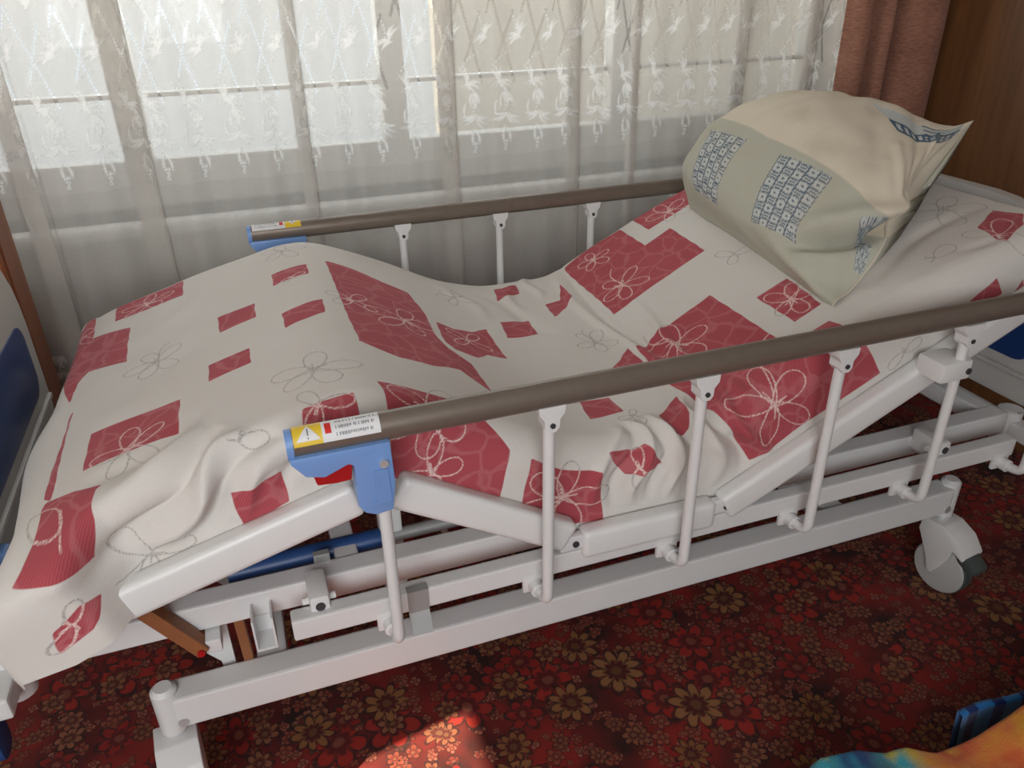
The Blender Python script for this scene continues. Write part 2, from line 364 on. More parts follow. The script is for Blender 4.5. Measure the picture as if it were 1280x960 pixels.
# ------------------------------------------------------------------ the hospital bed
bed = empty('hospital_bed', (.42, .49, 0))
tag(bed, 'white hospital bed with raised knee and back sections on casters', 'bed')
INV = Matrix.Translation((-.42, -.49, 0))
def part(name, bm, mat, parent=None, smooth=35, mirror=False):
    o = finish(name, bm, mat, None, smooth, mirror)
    if parent is None: o.parent = bed; o.matrix_parent_inverse = INV
    else: o.parent = parent
    return o
def box_part(name, mat, *q, bevel=.004, mirror=False, parent=None):
    bm = bmesh.new(); add_box(bm, *q, bevel=bevel); return part(name, bm, mat, parent, None, mirror)
for mir in (False, True):
    # base frame, lifting frame and the beam the side rail folds on
    b = box_part('base_beam', M_WHITE, -.360, 1.262, .10, .15, .214, .277, bevel=.005, mirror=mir)
    for x in (-.372, 1.273):
        bm = bmesh.new(); add_tube(bm, [(x, .125, .196), (x, .125, .283), (x, .125, .290)], [.021, .021, .014], 20)
        part('caster_socket', bm, M_WHITE, b, 35, mir)
    for x in (-.351, 1.254):
        bm = bmesh.new(); add_cyl(bm, (x, .0985, .226), (x, .103, .226), .009, 12); part('bolt', bm, M_CHROME, b, 35, mir)
    b = box_part('frame_beam', M_WHITE, -.555, 1.395, .13, .172, .381, .430, bevel=.004, mirror=mir)
    r = box_part('rail_beam', M_WHITE, -.155, 1.325, .048, .078, .386, .426, bevel=.004, mirror=mir)
    for x in (-.108, .60, 1.14):
        bm = bmesh.new(); add_box(bm, x-.016, x+.016, .060, .132, .402, .452, .008); k = part('rail_clamp', bm, M_WHITE, r, 35, mir)
        bm = bmesh.new(); add_cyl(bm, (x, .0575, .434), (x, .0615, .434), .0075, 14); part('clamp_hole', bm, M_HOLE, r, 35, mir)
        bm = bmesh.new(); add_cyl(bm, (x-.026, .082, .432), (x+.026, .082, .432), .006, 10); part('clamp_bolt', bm, M_WHITE, r, 35, mir)
    # open U bracket and the small end block hanging under the frame beam
    bm = bmesh.new()
    for x in (-.214, -.184): add_box(bm, x-.0015, x+.0015, .085, .130, .352, .412)
    add_box(bm, -.2155, -.1825, .085, .130, .349, .353); add_box(bm, -.2155, -.1825, .127, .130, .353, .385)
    part('rail_bracket', bm, M_WHITE, b, None, mir)
    box_part('end_block', M_WHITE, -.290, -.266, .105, .14, .352, .378, bevel=.003, mirror=mir, parent=b)
    # grey clip on the rail beam
    bm = bmesh.new(); add_prism(bm, [(.0445, .429), (.060, .429), (.060, .4265), (.047, .4265), (.047, .384), (.030, .352), (.026, .354), (.0445, .386)], 'y', 0, .034)
    for v in bm.verts: v.co = Vector((.026+v.co.y, v.co.x, v.co.z))
    part('spring_clip', bm, M_GREY, r, None, mir)
    bm = bmesh.new(); add_box(bm, -.105, -.078, .168, .182, .40, .446, .002)
    part('tube_clip', bm, M_GREY, b, None, mir)
# cross members
for x in (-.20, .98): box_part('base_crossbar', M_WHITE, x-.025, x+.025, .15, .83, .222, .270)
for x in (-.535, -.05, .62, 1.375): box_part('frame_crossbar', M_WHITE, x-.02, x+.02, .172, .808, .385, .427)
# knee lift: blue tube, brown stamped levers, white link plates
bm = bmesh.new(); add_tube(bm, [(-.245, .215, .412), (.03, .215, .415)], .019, 16); part('lift_tube', bm, M_BLUEBAR)
bm = bmesh.new(); add_tube(bm, [(.03, .215, .415), (.30, .215, .418)], .012, 14); part('lift_rod', bm, M_GREY)
def lever(p0, p1, y0, y1, w, name, mat):
    bm = bmesh.new(); d = Vector((p1[0]-p0[0], p1[1]-p0[1])).normalized(); n = Vector((-d.y, d.x))*w/2
    poly = [(p0[0]+n.x, p0[1]+n.y), (p1[0]+n.x, p1[1]+n.y), (p1[0]-n.x, p1[1]-n.y), (p0[0]-n.x, p0[1]-n.y)]
    add_prism(bm, poly, 'y', y0, y1, .0015); return part(name, bm, mat, None, None)
lever((-.362, .472), (-.294, .362), .098, .126, .022, 'lever', M_BROWN)
lever((-.240, .378), (-.236, .215), .150, .168, .016, 'lever', M_BROWN)
for y in (.30, .66): lever((-.33, .415), (-.20, .27), y, y+.02, .03, 'lever', M_WHITE)
PLX = -.018
bm = bmesh.new(); add_prism(bm, [(q[0]+PLX, q[1]) for q in [(-.272, .335), (-.252, .352), (-.242, .352), (-.242, .245), (-.262, .245), (-.264, .275), (-.283, .30)]], 'y', .163, .172, .001)
part('link_plate', bm, M_WHITE, None, None)
bm = bmesh.new(); add_cyl(bm, (-.297, .094, .366), (-.297, .130, .366), .006, 12); part('lever_pin', bm, M_RED)
# posts that carry the knee section, and a thin diagonal stay
for y in (.21, .74):
    box_part('knee_post', M_WHITE, .015, .055, y, y+.03, .277, .60)
    bm = bmesh.new(); add_tube(bm, [(.10, y+.02, .55), (.16, y+.05, .28)], .007, 8); part('stay', bm, M_WHITE)
box_part('seat_post', M_WHITE, .70, .77, .30, .33, .26, .40); box_part('seat_post', M_WHITE, .70, .77, .65, .68, .26, .40)
bm = bmesh.new(); add_cyl(bm, (.62, .34, .345), (1.0, .34, .30), .022, 14); part('actuator', bm, M_BOARD)
bm = bmesh.new(); add_box(bm, .66, .73, .36, .46, .25, .335, .008); part('motor_box', bm, simple('dark_motor_case', (.05, .055, .05), .5))

# sloping platform panels: moulded deck with a raised rim along both sides
def panel(name, p0, p1):
    d = Vector((p1[0]-p0[0], p1[1]-p0[1])).normalized(); n = Vector((-d.y, d.x))
    bm = bmesh.new()
    a = (p0[0]+d.x*.01+n.x*.012, p0[1]+d.y*.01+n.y*.012); c = (p1[0]-d.x*.01+n.x*.012, p1[1]-d.y*.01+n.y*.012)
    add_slab(bm, a, c, .060, .920, .020, .004); pn = part(name, bm, M_ABS, None, 40)
    for y0_, y1_ in ((.034, .069), (.911, .946)):
        bm = bmesh.new(); add_slab(bm, p0, p1, y0_, y1_, .056, .011, 3); part('rim', bm, M_ABS, pn, 40)
panel('foot_panel', (-.515, .468), (-.022, .606)); panel('thigh_panel', (.012, .606), (.292, .440))
panel('seat_panel', (.330, .413), (.588, .410)); panel('back_panel', (.622, .418), (1.315, .757))
for (x, z) in ((-.004, .625), (.311, .452), (.606, .452)):
    for y in (.045, .925):
        bm = bmesh.new(); add_box(bm, x-.022, x+.022, y-.004, y+.012, z-.018, z+.012, .005); h = part('hinge', bm, M_WHITE, None, None)
        bm = bmesh.new(); add_cyl(bm, (x+.006, y-.007, z-.004), (x+.006, y+.014, z-.004), .006, 10); part('hinge_pin', bm, M_HOLE, h)

# casters
def caster(x, y, ang):
    c = empty('caster', (x, y, 0)); c.parent = bed; c.matrix_parent_inverse = INV
    c.rotation_euler.z = math.radians(ang)
    wx, wz, wr = .035, .066, .064
    def cp(name, bm, mat): return part(name, bm, mat, c, 35)
    bm = bmesh.new(); add_tube(bm, [(wx, -.016, wz), (wx, -.010, wz), (wx, .010, wz), (wx, .016, wz)], [wr-.010, wr, wr, wr-.010], 36); cp('tire', bm, M_RUBBER)
    for s in (-1, 1):
        bm = bmesh.new(); add_tube(bm, [(wx, s*.015, wz), (wx, s*.019, wz), (wx, s*.022, wz)], [wr-.002, wr-.005, wr-.028], 32); cp('wheel_cover', bm, M_WHEEL)
    prof = [(-.020, .185), (.030, .185), (.066, .168), (.092, .136), (.090, .128), (.064, .140), (.058, .112), (.044, .078), (.030, .055), (.018, .058), (.008, .090), (-.012, .128), (-.024, .150)]
    for y0_, y1_ in ((-.034, -.0235), (.0235, .034)):
        bm = bmesh.new(); add_prism(bm, prof, 'y', y0_, y1_, .002); cp('fork_plate', bm, M_WHITE)
    bm = bmesh.new(); top = [(-.022, .152), (-.020, .186), (.030, .186), (.067, .169), (.093, .136), (.086, .131), (.060, .150), (.025, .158)]
    add_prism(bm, top, 'y', -.0335, .0335, .003)
    cp('fork', bm, M_WHITE)
    bm = bmesh.new(); add_cyl(bm, (0, 0, .18), (0, 0, .225), .017, 16); cp('stem', bm, M_CHROME)
    bm = bmesh.new(); add_prism(bm, [(.062, .150), (.090, .137), (.118, .118), (.120, .106), (.102, .098), (.074, .112), (.060, .132)], 'y', -.021, .021, .004); cp('brake_pedal', bm, M_RUBBER)
caster(1.275, .125, -82); caster(-.374, .125, -84); caster(1.275, .855, 20); caster(-.374, .855, 160)

# side rails: oval handrail, folding posts with forks, blue lock with red trigger
def rail_text(seed):
    rnd = random.Random(seed); return rnd
PX = [.0, .250, .506, .768, 1.034, 1.300]
def side_rail(mir):
    R = empty('side_rail', (.42, 0 if not mir else YM, 0)); R.parent = bed; R.matrix_parent_inverse = INV
    inv = Matrix.Translation((-.42, 0 if not mir else -YM, 0))
    def rp(name, bm, mat, smooth=35):
        o = finish(name, bm, mat, None, smooth, mir); o.parent = R; o.matrix_parent_inverse = inv; return o
    zc = .770
    bm = bmesh.new(); add_tube(bm, [(-.108, 0, zc), (1.42, 0, zc+.006)], .0175, 28, True, .0205); rp('handrail', bm, M_RAIL, 50)
    for xa, xb, za in ((-.117, -.108, zc-.002), (1.42, 1.426, zc+.006)):
        bm = bmesh.new(); add_tube(bm, [(xa, 0, za), (xb, 0, za)], .0185, 24, True, .0215); rp('end_cap', bm, M_BLUE)
    for i, x in enumerate(PX):
        zb = .376
        bm = bmesh.new()
        add_tube(bm, round_path([(x, 0, .735), (x, 0, zb), (x-.004, .046, zb)], .042, 8), .0093, 14)
        rp('rail_post', bm, M_WHITE, 60)
        bm = bmesh.new(); add_cyl(bm, (x-.004, .030, zb), (x-.004, .052, zb), .0135, 16); rp('post_pivot', bm, M_WHITE)
        bm = bmesh.new(); add_box(bm, x-.026, x+.016, .047, .056, zb-.015, zb+.022, .004); rp('pivot_plate', bm, M_WHITE)
        if i:
            bm = bmesh.new(); poly = [(x-.021, .757), (x-.0195, .745), (x-.012, .735), (x-.0115, .722), (x-.006, .715), (x+.006, .715), (x+.0115, .722), (x+.012, .735), (x+.0195, .745), (x+.021, .757)]
            add_prism(bm, poly, 'y', -.0145, .0145, .001); rp('post_fork', bm, M_WHITE, None)
            bm = bmesh.new(); add_cyl(bm, (x, -.0168, .7265), (x, .0168, .7265), .0042, 12); rp('fork_pin', bm, M_HOLE)
    # lock
    bm = bmesh.new()
    poly = [(-.116, .757), (-.115, .749), (-.099, .727), (-.075, .721), (-.043, .734), (-.036, .730), (-.037, .664), (-.029, .651), (-.014, .644), (.010, .647), (.0165, .690), (.0145, .757)]
    add_prism(bm, poly, 'y', -.0215, .0215, .003); lk = rp('lock_body', bm, M_BLUE)
    bm = bmesh.new(); add_prism(bm, [(-.012, .717), (.008, .717), (.010, .663), (-.020, .659), (-.020, .664), (-.012, .668)], 'y', -.0235, -.021, .0008)
    o = finish('lock_inset', bm, simple('blue_plastic_inset', (.15, .275, .56), .4), lk, None, mir)
    bm = bmesh.new(); add_cyl(bm, (.003, -.0262, .7265), (.003, .0262, .7265), .0062, 16); o = finish('bolt', bm, M_CHROME, lk, 30, mir)
    bm = bmesh.new(); add_prism(bm, [(-.090, .724), (-.086, .704), (-.060, .702), (-.040, .703), (-.036, .733), (-.06, .733)], 'y', -.012, .012, .003); rp('release_trigger', bm, M_RED, None)
    # sticker wrapped over the top of the tube
    def wrap(x, a, off): return Vector((x, -math.cos(a)*(.0175+off), zc+math.sin(a)*(.0205+off)))
    def patch(bm, x0, x1, a0, a1, off, n=8):
        g = [[bm.verts.new(wrap(x, a0+(a1-a0)*k/n, off)) for k in range(n+1)] for x in (x0, x1)]
        g2 = [[bm.verts.new(wrap(x, a0+(a1-a0)*k/n, off-.0003)) for k in range(n+1)] for x in (x0, x1)]
        for k in range(n):
            bm.faces.new([g[0][k], g[1][k], g[1][k+1], g[0][k+1]]); bm.faces.new([g2[0][k], g2[0][k+1], g2[1][k+1], g2[1][k]])
        for k in (0, n): bm.faces.new([g[0][k], g[1][k], g2[1][k], g2[0][k]])
        for j in (0, 1): bm.faces.new([g[j][0], g2[j][0], g2[j][1], g[j][1]]) if n == 1 else None
    A0, A1 = .10, 1.95
    sx0 = -.107
    # on the far rail the print reads from the other side: yellow field towards the head
    fl = (lambda x: x) if not mir else (lambda x: -.106+(.006-x))
    if mir: A0, A1 = 1.0, 2.6
    bm = bmesh.new(); patch(bm, fl(-.070), fl(.005), A0, A1, .0005); st = rp('sticker', bm, M_PAPER)
    bm = bmesh.new(); patch(bm, fl(-.107), fl(-.070), A0, A1, .0006)
    def sub(name, bm, mat): return finish(name, bm, mat, st, 35, mir)
    sub('warning_field', bm, M_YELLOW)
    bm = bmesh.new(); n = 8
    for k in range(n):
        a, c = A0+(A1-A0)*(.16+.60*k/n), A0+(A1-A0)*(.16+.60*(k+1)/n)
        w0, w1 = .0155*(1-k/n), .0155*(1-(k+1)/n); cx = -.088
        vs = [wrap(fl(cx-w0), a, .0009), wrap(fl(cx+w0), a, .0009), wrap(fl(cx+w1+1e-4), c, .0009), wrap(fl(cx-w1-1e-4), c, .0009)]
        bm.faces.new([bm.verts.new(v) for v in vs])
    sub('warning_triangle', bm, M_PAPER)
    bm = bmesh.new(); m = A1-A0
    patch(bm, fl(-.0888), fl(-.0872), A0+m*.34, A0+m*.62, .0012, 3); patch(bm, fl(-.0888), fl(-.0872), A0+m*.22, A0+m*.28, .0012, 1)
    sub('exclamation_mark', bm, M_INK)
    bm = bmesh.new(); patch(bm, fl(-.066), fl(-.058), A0+m*.30, A0+m*.74, .0009, 4); sub('red_pictogram', bm, simple('red_print', (.55, .02, .01), .5))
    bm = bmesh.new(); rnd = random.Random(4)
    for row, h in ((.16, .12), (.42, .12), (.68, .09)):
        x = -.052
        while x < -.002:
            w = rnd.uniform(.0008, .0016); lo = rnd.choice((0, 0, .25)); patch(bm, fl(x), fl(x+w), A0+m*(row+h*lo), A0+m*(row+h), .0008, 1); x += w+rnd.choice((.0008, .0009, .0009, .003))
    pl = sub('printed_lines', bm, M_INK); pl['kind'] = 'stuff'
    if not mir:
        bm = bmesh.new(); add_box(bm, .985, 1.052, -.014, .046, .650, .688, .006); cl = rp('back_rest_clamp', bm, M_ABS)
        bm = bmesh.new(); add_cyl(bm, (1.044, -.0165, .667), (1.044, -.012, .667), .006, 12); finish('bolt', bm, M_HOLE, cl, 35)
side_rail(False); side_rail(True)

# head and foot boards: white frame with a rounded blue inset panel
def end_board(name, x0, x1, z0, z1, inner):
    bm = bmesh.new(); out = []
    ya, yb = .105, .875                                   # outline: square-ish foot, wide rounded shoulders
    for cy, cz, r, a0 in ((yb-.27, z1-.24, .0, 0), (ya+.27, z1-.24, .0, 90), (ya+.035, z0+.035, .035, 180), (yb-.035, z0+.035, .035, 270)):
        for k in range(9):
            t = math.radians(a0+90*k/8); out.append((cy+(.27 if r == 0 else r)*math.cos(t), cz+(.24 if r == 0 else r)*math.sin(t)))
    add_prism(bm, out, 'x', x0, x1, .010); bd = part(name, bm, M_BOARD, None, 40)
    xi = x1 if inner > 0 else x0
    bm = bmesh.new(); add_prism(bm, rrect(ya+.055, yb-.055, z0+.095, z0+.255, .045, 6), 'x', xi-.004, xi+.003, .0025); part('blue_panel', bm, M_DBLUE, bd, 40)
    bm = bmesh.new(); add_box(bm, xi+(.0 if inner > 0 else -.010), xi+(.010 if inner > 0 else .0), ya+.02, yb-.02, z0+.060, z0+.072, .004); part('ledge', bm, M_BOARD, bd, None)
    return bd
end_board('head_board', 1.455, 1.490, .425, .858, -1)
fb = end_board('foot_board', -.625, -.590, .435, .90, 1)
for y in (.15, .83):
    for x in (1.425, -.568):
        bm = bmesh.new(); add_tube(bm, [(x, y, .335), (x, y, .425), (x, y, .426), (x, y, .40)], [.026, .026, .021, .021], 20, True)
        part('board_socket', bm, M_WHITE, None, 40)
for x, nm in ((1.425, 'head_tube'), (-.568, 'foot_tube')):
    box_part(nm, M_WHITE, x-.018, x+.018, .06, .92, .368, .405, bevel=.005)
for ya, yb in ((.070, .120), (.860, .910)):
    bm = bmesh.new(); add_prism(bm, rrect(ya, yb, .27, .36, .02, 4), 'x', -.625, -.588, .004); part('corner_bumper', bm, M_BLUEBAR, None, 40)
bm = bmesh.new(); add_box(bm, -.590, -.570, .30, .33, .45, .49, .006); part('board_latch', bm, M_BLUE, fb, None)

# ---- shape of the made-up mattress: profile along the bed, rounded edges, folds
PROF = [(-.452,.654),(-.40,.675),(-.28,.708),(-.14,.745),(-.05,.768),(.03,.760),(.16,.703),(.28,.640),(.36,.613),
        (.45,.600),(.57,.600),(.635,.618),(.71,.658),(.80,.702),(.99,.788),(1.20,.850),(1.33,.872)]
def _smooth_profile():
    P = np.array(PROF); t = np.linspace(0, len(P)-1, 2000)
    i = np.clip(t.astype(int), 0, len(P)-2); u = (t-i)[:, None]
    g = lambda k: P[np.clip(k, 0, len(P)-1)]
    p0, p1, p2, p3 = g(i-1), g(i), g(i+1), g(i+2)
    Q = .5*((2*p1)+(p2-p0)*u+(2*p0-5*p1+4*p2-p3)*u**2+(-p0+3*p1-3*p2+p3)*u**3)
    L = np.concatenate([[0], np.cumsum(np.linalg.norm(np.diff(Q, axis=0), axis=1))])
    T = np.gradient(Q, axis=0); T /= np.linalg.norm(T, axis=1)[:, None]
    k = np.ones(61)/61.
    Tp = np.stack([np.convolve(np.pad(T[:, c], 30, mode='edge'), k, 'valid') for c in (0, 1)], 1)
    Tp /= np.linalg.norm(Tp, axis=1)[:, None]
    return Q, L, np.stack([-Tp[:, 1], Tp[:, 0]], 1)
PQ, PL, PN = _smooth_profile()
SLEN = PL[-1]
W0, W1 = .115, .865          # flat part of the top across the bed
RR = .045
def roll(e, r=RR):
    e = np.maximum(e, 0); q = r*math.pi/2
    out = np.where(e < q, r*np.sin(np.minimum(e, q)/r), r)
    down = np.where(e < q, r*(1-np.cos(np.minimum(e, q)/r)), r+(e-q))
    return out, down
def sstep(a, b, x):
    t = np.clip((x-a)/(b-a), 0, 1); return t*t*(3-2*t)
def snoise(x, y, seed):
    rs = np.random.RandomState(seed); v = 0
    for k in range(7):
        a = rs.uniform(0, 6.283); f = rs.uniform(.6, 1.5); ph = rs.uniform(0, 6.283)
        v = v+np.sin((x*math.cos(a)+y*math.sin(a))*f*6.283+ph+1.3*np.sin((y*math.cos(a)-x*math.sin(a))*f*3.1+ph*2))
    return v/4.
# creases: (s0, b0, s1, b1, half width, height)  in metres along / across the cloth
FOLDS = [(.085,-.115,.31,.015,.015,-.024),(.060,-.085,.28,.045,.020,.016),(.16,-.12,.34,-.01,.013,.019),(.20,-.12,.37,-.02,.012,-.019),
         (.27,-.12,.42,-.02,.012,.014),(.34,-.12,.47,-.03,.011,-.014),(.10,.00,.30,.10,.020,-.008),
         (.90,-.14,.96,.02,.010,.013),(.945,-.15,.985,.03,.010,-.013),(.985,-.15,1.005,.03,.009,.014),(1.02,-.15,1.03,.03,.010,-.013),
         (1.055,-.15,1.05,.04,.009,.013),(1.085,-.15,1.08,.04,.010,-.012),(1.12,-.15,1.12,.07,.010,.014),(1.15,-.15,1.15,.08,.011,-.020),(1.185,-.15,1.18,.06,.010,.015),
         (1.16,-.07,1.17,.80,.012,-.012),(1.20,-.07,1.215,.45,.012,.010),(1.135,.05,1.14,.75,.012,.008),
         (.93,.70,1.02,.40,.020,-.006),(1.02,.76,.98,.55,.014,.007),(1.08,.80,1.06,.62,.012,.008),(.84,.72,.90,.5,.02,.006),
         (1.45,.10,1.85,.28,.020,.007),(1.52,.05,1.90,.16,.016,-.006),(1.60,.30,1.95,.36,.018,.006),(1.70,.00,1.9,.05,.014,-.006),
         (.10,.45,.30,.62,.03,.004),(.14,.30,.34,.42,.03,-.004)]
def sheet_point(s, b, lift=0., folds=True, corner=True):
    """s along the bed from the foot edge, b across from the near edge (metres of cloth) -> x, y, z"""
    s = np.asarray(s, float); b = np.asarray(b, float)
    sc = np.clip(s, 0, SLEN)
    x = np.interp(sc, PL, PQ[:, 0]); z = np.interp(sc, PL, PQ[:, 1])
    nx = np.interp(sc, PL, PN[:, 0]); nz = np.interp(sc, PL, PN[:, 1])
    wid = W1-W0
    oa, da = roll(-b); ob, db = roll(b-wid)
    y = W0+np.clip(b, 0, wid)-oa+ob
    e0, d0 = roll(-s, .035); e1, d1 = roll(s-SLEN, .04)
    down = da+db
    x = x-e0+e1
    side_f = np.clip(down/.11, 0, 1)
    drop_end = (d0+d1)*(1-.75*side_f)
    x = x+.55*np.maximum(d0-.04, 0)*(1-side_f)
    if corner:                                     # the loose corner hanging over the foot of the platform
        c = sstep(.095, .030, s)*sstep(.0, -.06, b)
        y = y-.058*c-.010*c*np.sin(s*26+1.); x = x-.012*c
    c2 = sstep(.05, -.05, s)*sstep(.0, -.10, b)
    x = x-.055*c2; z = z-.020*c2; y = y-.012*c2
    h = np.full_like(x, lift)
    if folds:
        for (s0, b0, s1, b1, w, a) in FOLDS:
            s0, s1 = s0-.035, s1-.035
            dx, dy = s1-s0, b1-b0; L = math.hypot(dx, dy)
            t = ((s-s0)*dx+(b-b0)*dy)/(L*L); q = np.clip(t, 0, 1)
            d2 = (s-s0-q*dx)**2+(b-b0-q*dy)**2
            bend = .012*np.sin(q*7+s0*20)
            d2 = np.where((t > 0) & (t < 1), (((s-s0)*dy-(b-b0)*dx)/L+bend)**2, d2)
            h = h+a*np.exp(-d2/(w*w))*np.sin(math.pi*np.clip(t, 0, 1))**.8
        h = h+.0035*snoise(s*1.6, b*1.6, 3)+.0016*snoise(s*5, b*5, 8)
        seat = np.exp(-((s-1.0)/.16)**2)
        h = h+.005*seat*snoise(s*3, b*3, 11)
        ends = sstep(.0, -.06, s)
        x = x-ends*(.004+.014*snoise(b*2.6, s*3, 5))
    side = np.clip((da+db)/RR, 0, 1)
    # folds push out along the surface normal
    sy = np.where(b < 0, -1., np.where(b > wid, 1., 0.))
    x = x+nx*(h*(1-side)-down); z = z+nz*(h*(1-side)-down)-drop_end
    y = y+sy*h*side
    return x, y, z

# mattress under the sheet
def build_mattress():
    S = np.concatenate([np.linspace(0.015, SLEN-.015, 150)]); hb = np.linspace(-.115, (W1-W0)+.115, 50)
    Sg, Bg = np.meshgrid(S, hb, indexing='ij')
    x, y, z = sheet_point(Sg, Bg, -.026, folds=False, corner=False)
    y = .49+(y-.49)*.965
    top = np.stack([x, y, z], -1)
    V = np.concatenate([top, top[:, :1]], 1).transpose(1, 0, 2)
    bm = bmesh.new(); vs = [[bm.verts.new(p) for p in row] for row in V[:-1]]
    n = len(vs)
    for j in range(n):
        for i in range(len(S)-1):
            bm.faces.new([vs[j][i], vs[(j+1) % n][i], vs[(j+1) % n][i+1], vs[j][i+1]])
    bm.faces.new([vs[j][0] for j in range(n)]); bm.faces.new([vs[j][-1] for j in range(n)][::-1])
    o = finish('mattress', bm, simple('white_mattress_ticking', (.6, .58, .55), .9, 0, .05, 30, .001), None, 40)
    return tag(o, 'thin white mattress under the patterned sheet on the bed', 'mattress')
build_mattress()

# ---------------- printed bed sheet
def poly_sd(px, py, poly):
    """signed distance to a polygon (inside positive)"""
    P = np.array(poly, float); d = np.full(px.shape, 1e9); ins = np.zeros(px.shape, bool); n = len(P)
    for i in range(n):
        a, c = P[i], P[(i+1) % n]; e = c-a; L = e@e+1e-12
        t = np.clip(((px-a[0])*e[0]+(py-a[1])*e[1])/L, 0, 1)
        d = np.minimum(d, (px-a[0]-t*e[0])**2+(py-a[1]-t*e[1])**2)
        cr = (a[1] > py) != (c[1] > py)
        ins ^= cr & (px < (c[0]-a[0])*(py-a[1])/(c[1]-a[1]+1e-12)+a[0])
    d = np.sqrt(d); return np.where(ins, d, -d)
def stroke_d(field, px, py, pts, pad=.02):
    P = np.array(pts, float); lo, hi = P.min(0)-pad, P.max(0)+pad
    m = (px > lo[0]) & (px < hi[0]) & (py > lo[1]) & (py < hi[1])
    if not m.any(): return
    qx, qy = px[m], py[m]; d = field[m]
    for a, c in zip(P[:-1], P[1:]):
        e = c-a; L = e@e+1e-12; t = np.clip(((qx-a[0])*e[0]+(qy-a[1])*e[1])/L, 0, 1)
        d = np.minimum(d, np.hypot(qx-a[0]-t*e[0], qy-a[1]-t*e[1]))
    field[m] = d
def flower_strokes(c, r, rot, petals=5, stem=0., seed=0):
    rnd = random.Random(seed); out = []
    for k in range(petals):
        a = rot+2*math.pi*k/petals+rnd.uniform(-.22, .22); L = r*rnd.uniform(.85, 1.12); w = r*rnd.uniform(.26, .34)
        ca, sa = math.cos(a), math.sin(a); pts = []
        for i in range(19):
            t = 2*math.pi*i/18; al = L*(1-math.cos(t))/2; ac = w*math.sin(t)*(.55+.45*(al/L))
            pts.append((c[0]+ca*al-sa*ac, c[1]+sa*al+ca*ac))
        out.append(pts)
    for k in range(3):
        a = rot+rnd.uniform(0, 6.28); out.append([c, (c[0]+math.cos(a)*r*.32, c[1]+math.sin(a)*r*.32)])
    if stem:
        a = rot+math.pi/petals
        out.append([(c[0]+math.cos(a+.25*math.sin(q*3))*stem*q, c[1]+math.sin(a+.25*math.sin(q*3))*stem*q) for q in np.linspace(.1, 1, 10)])
    return out
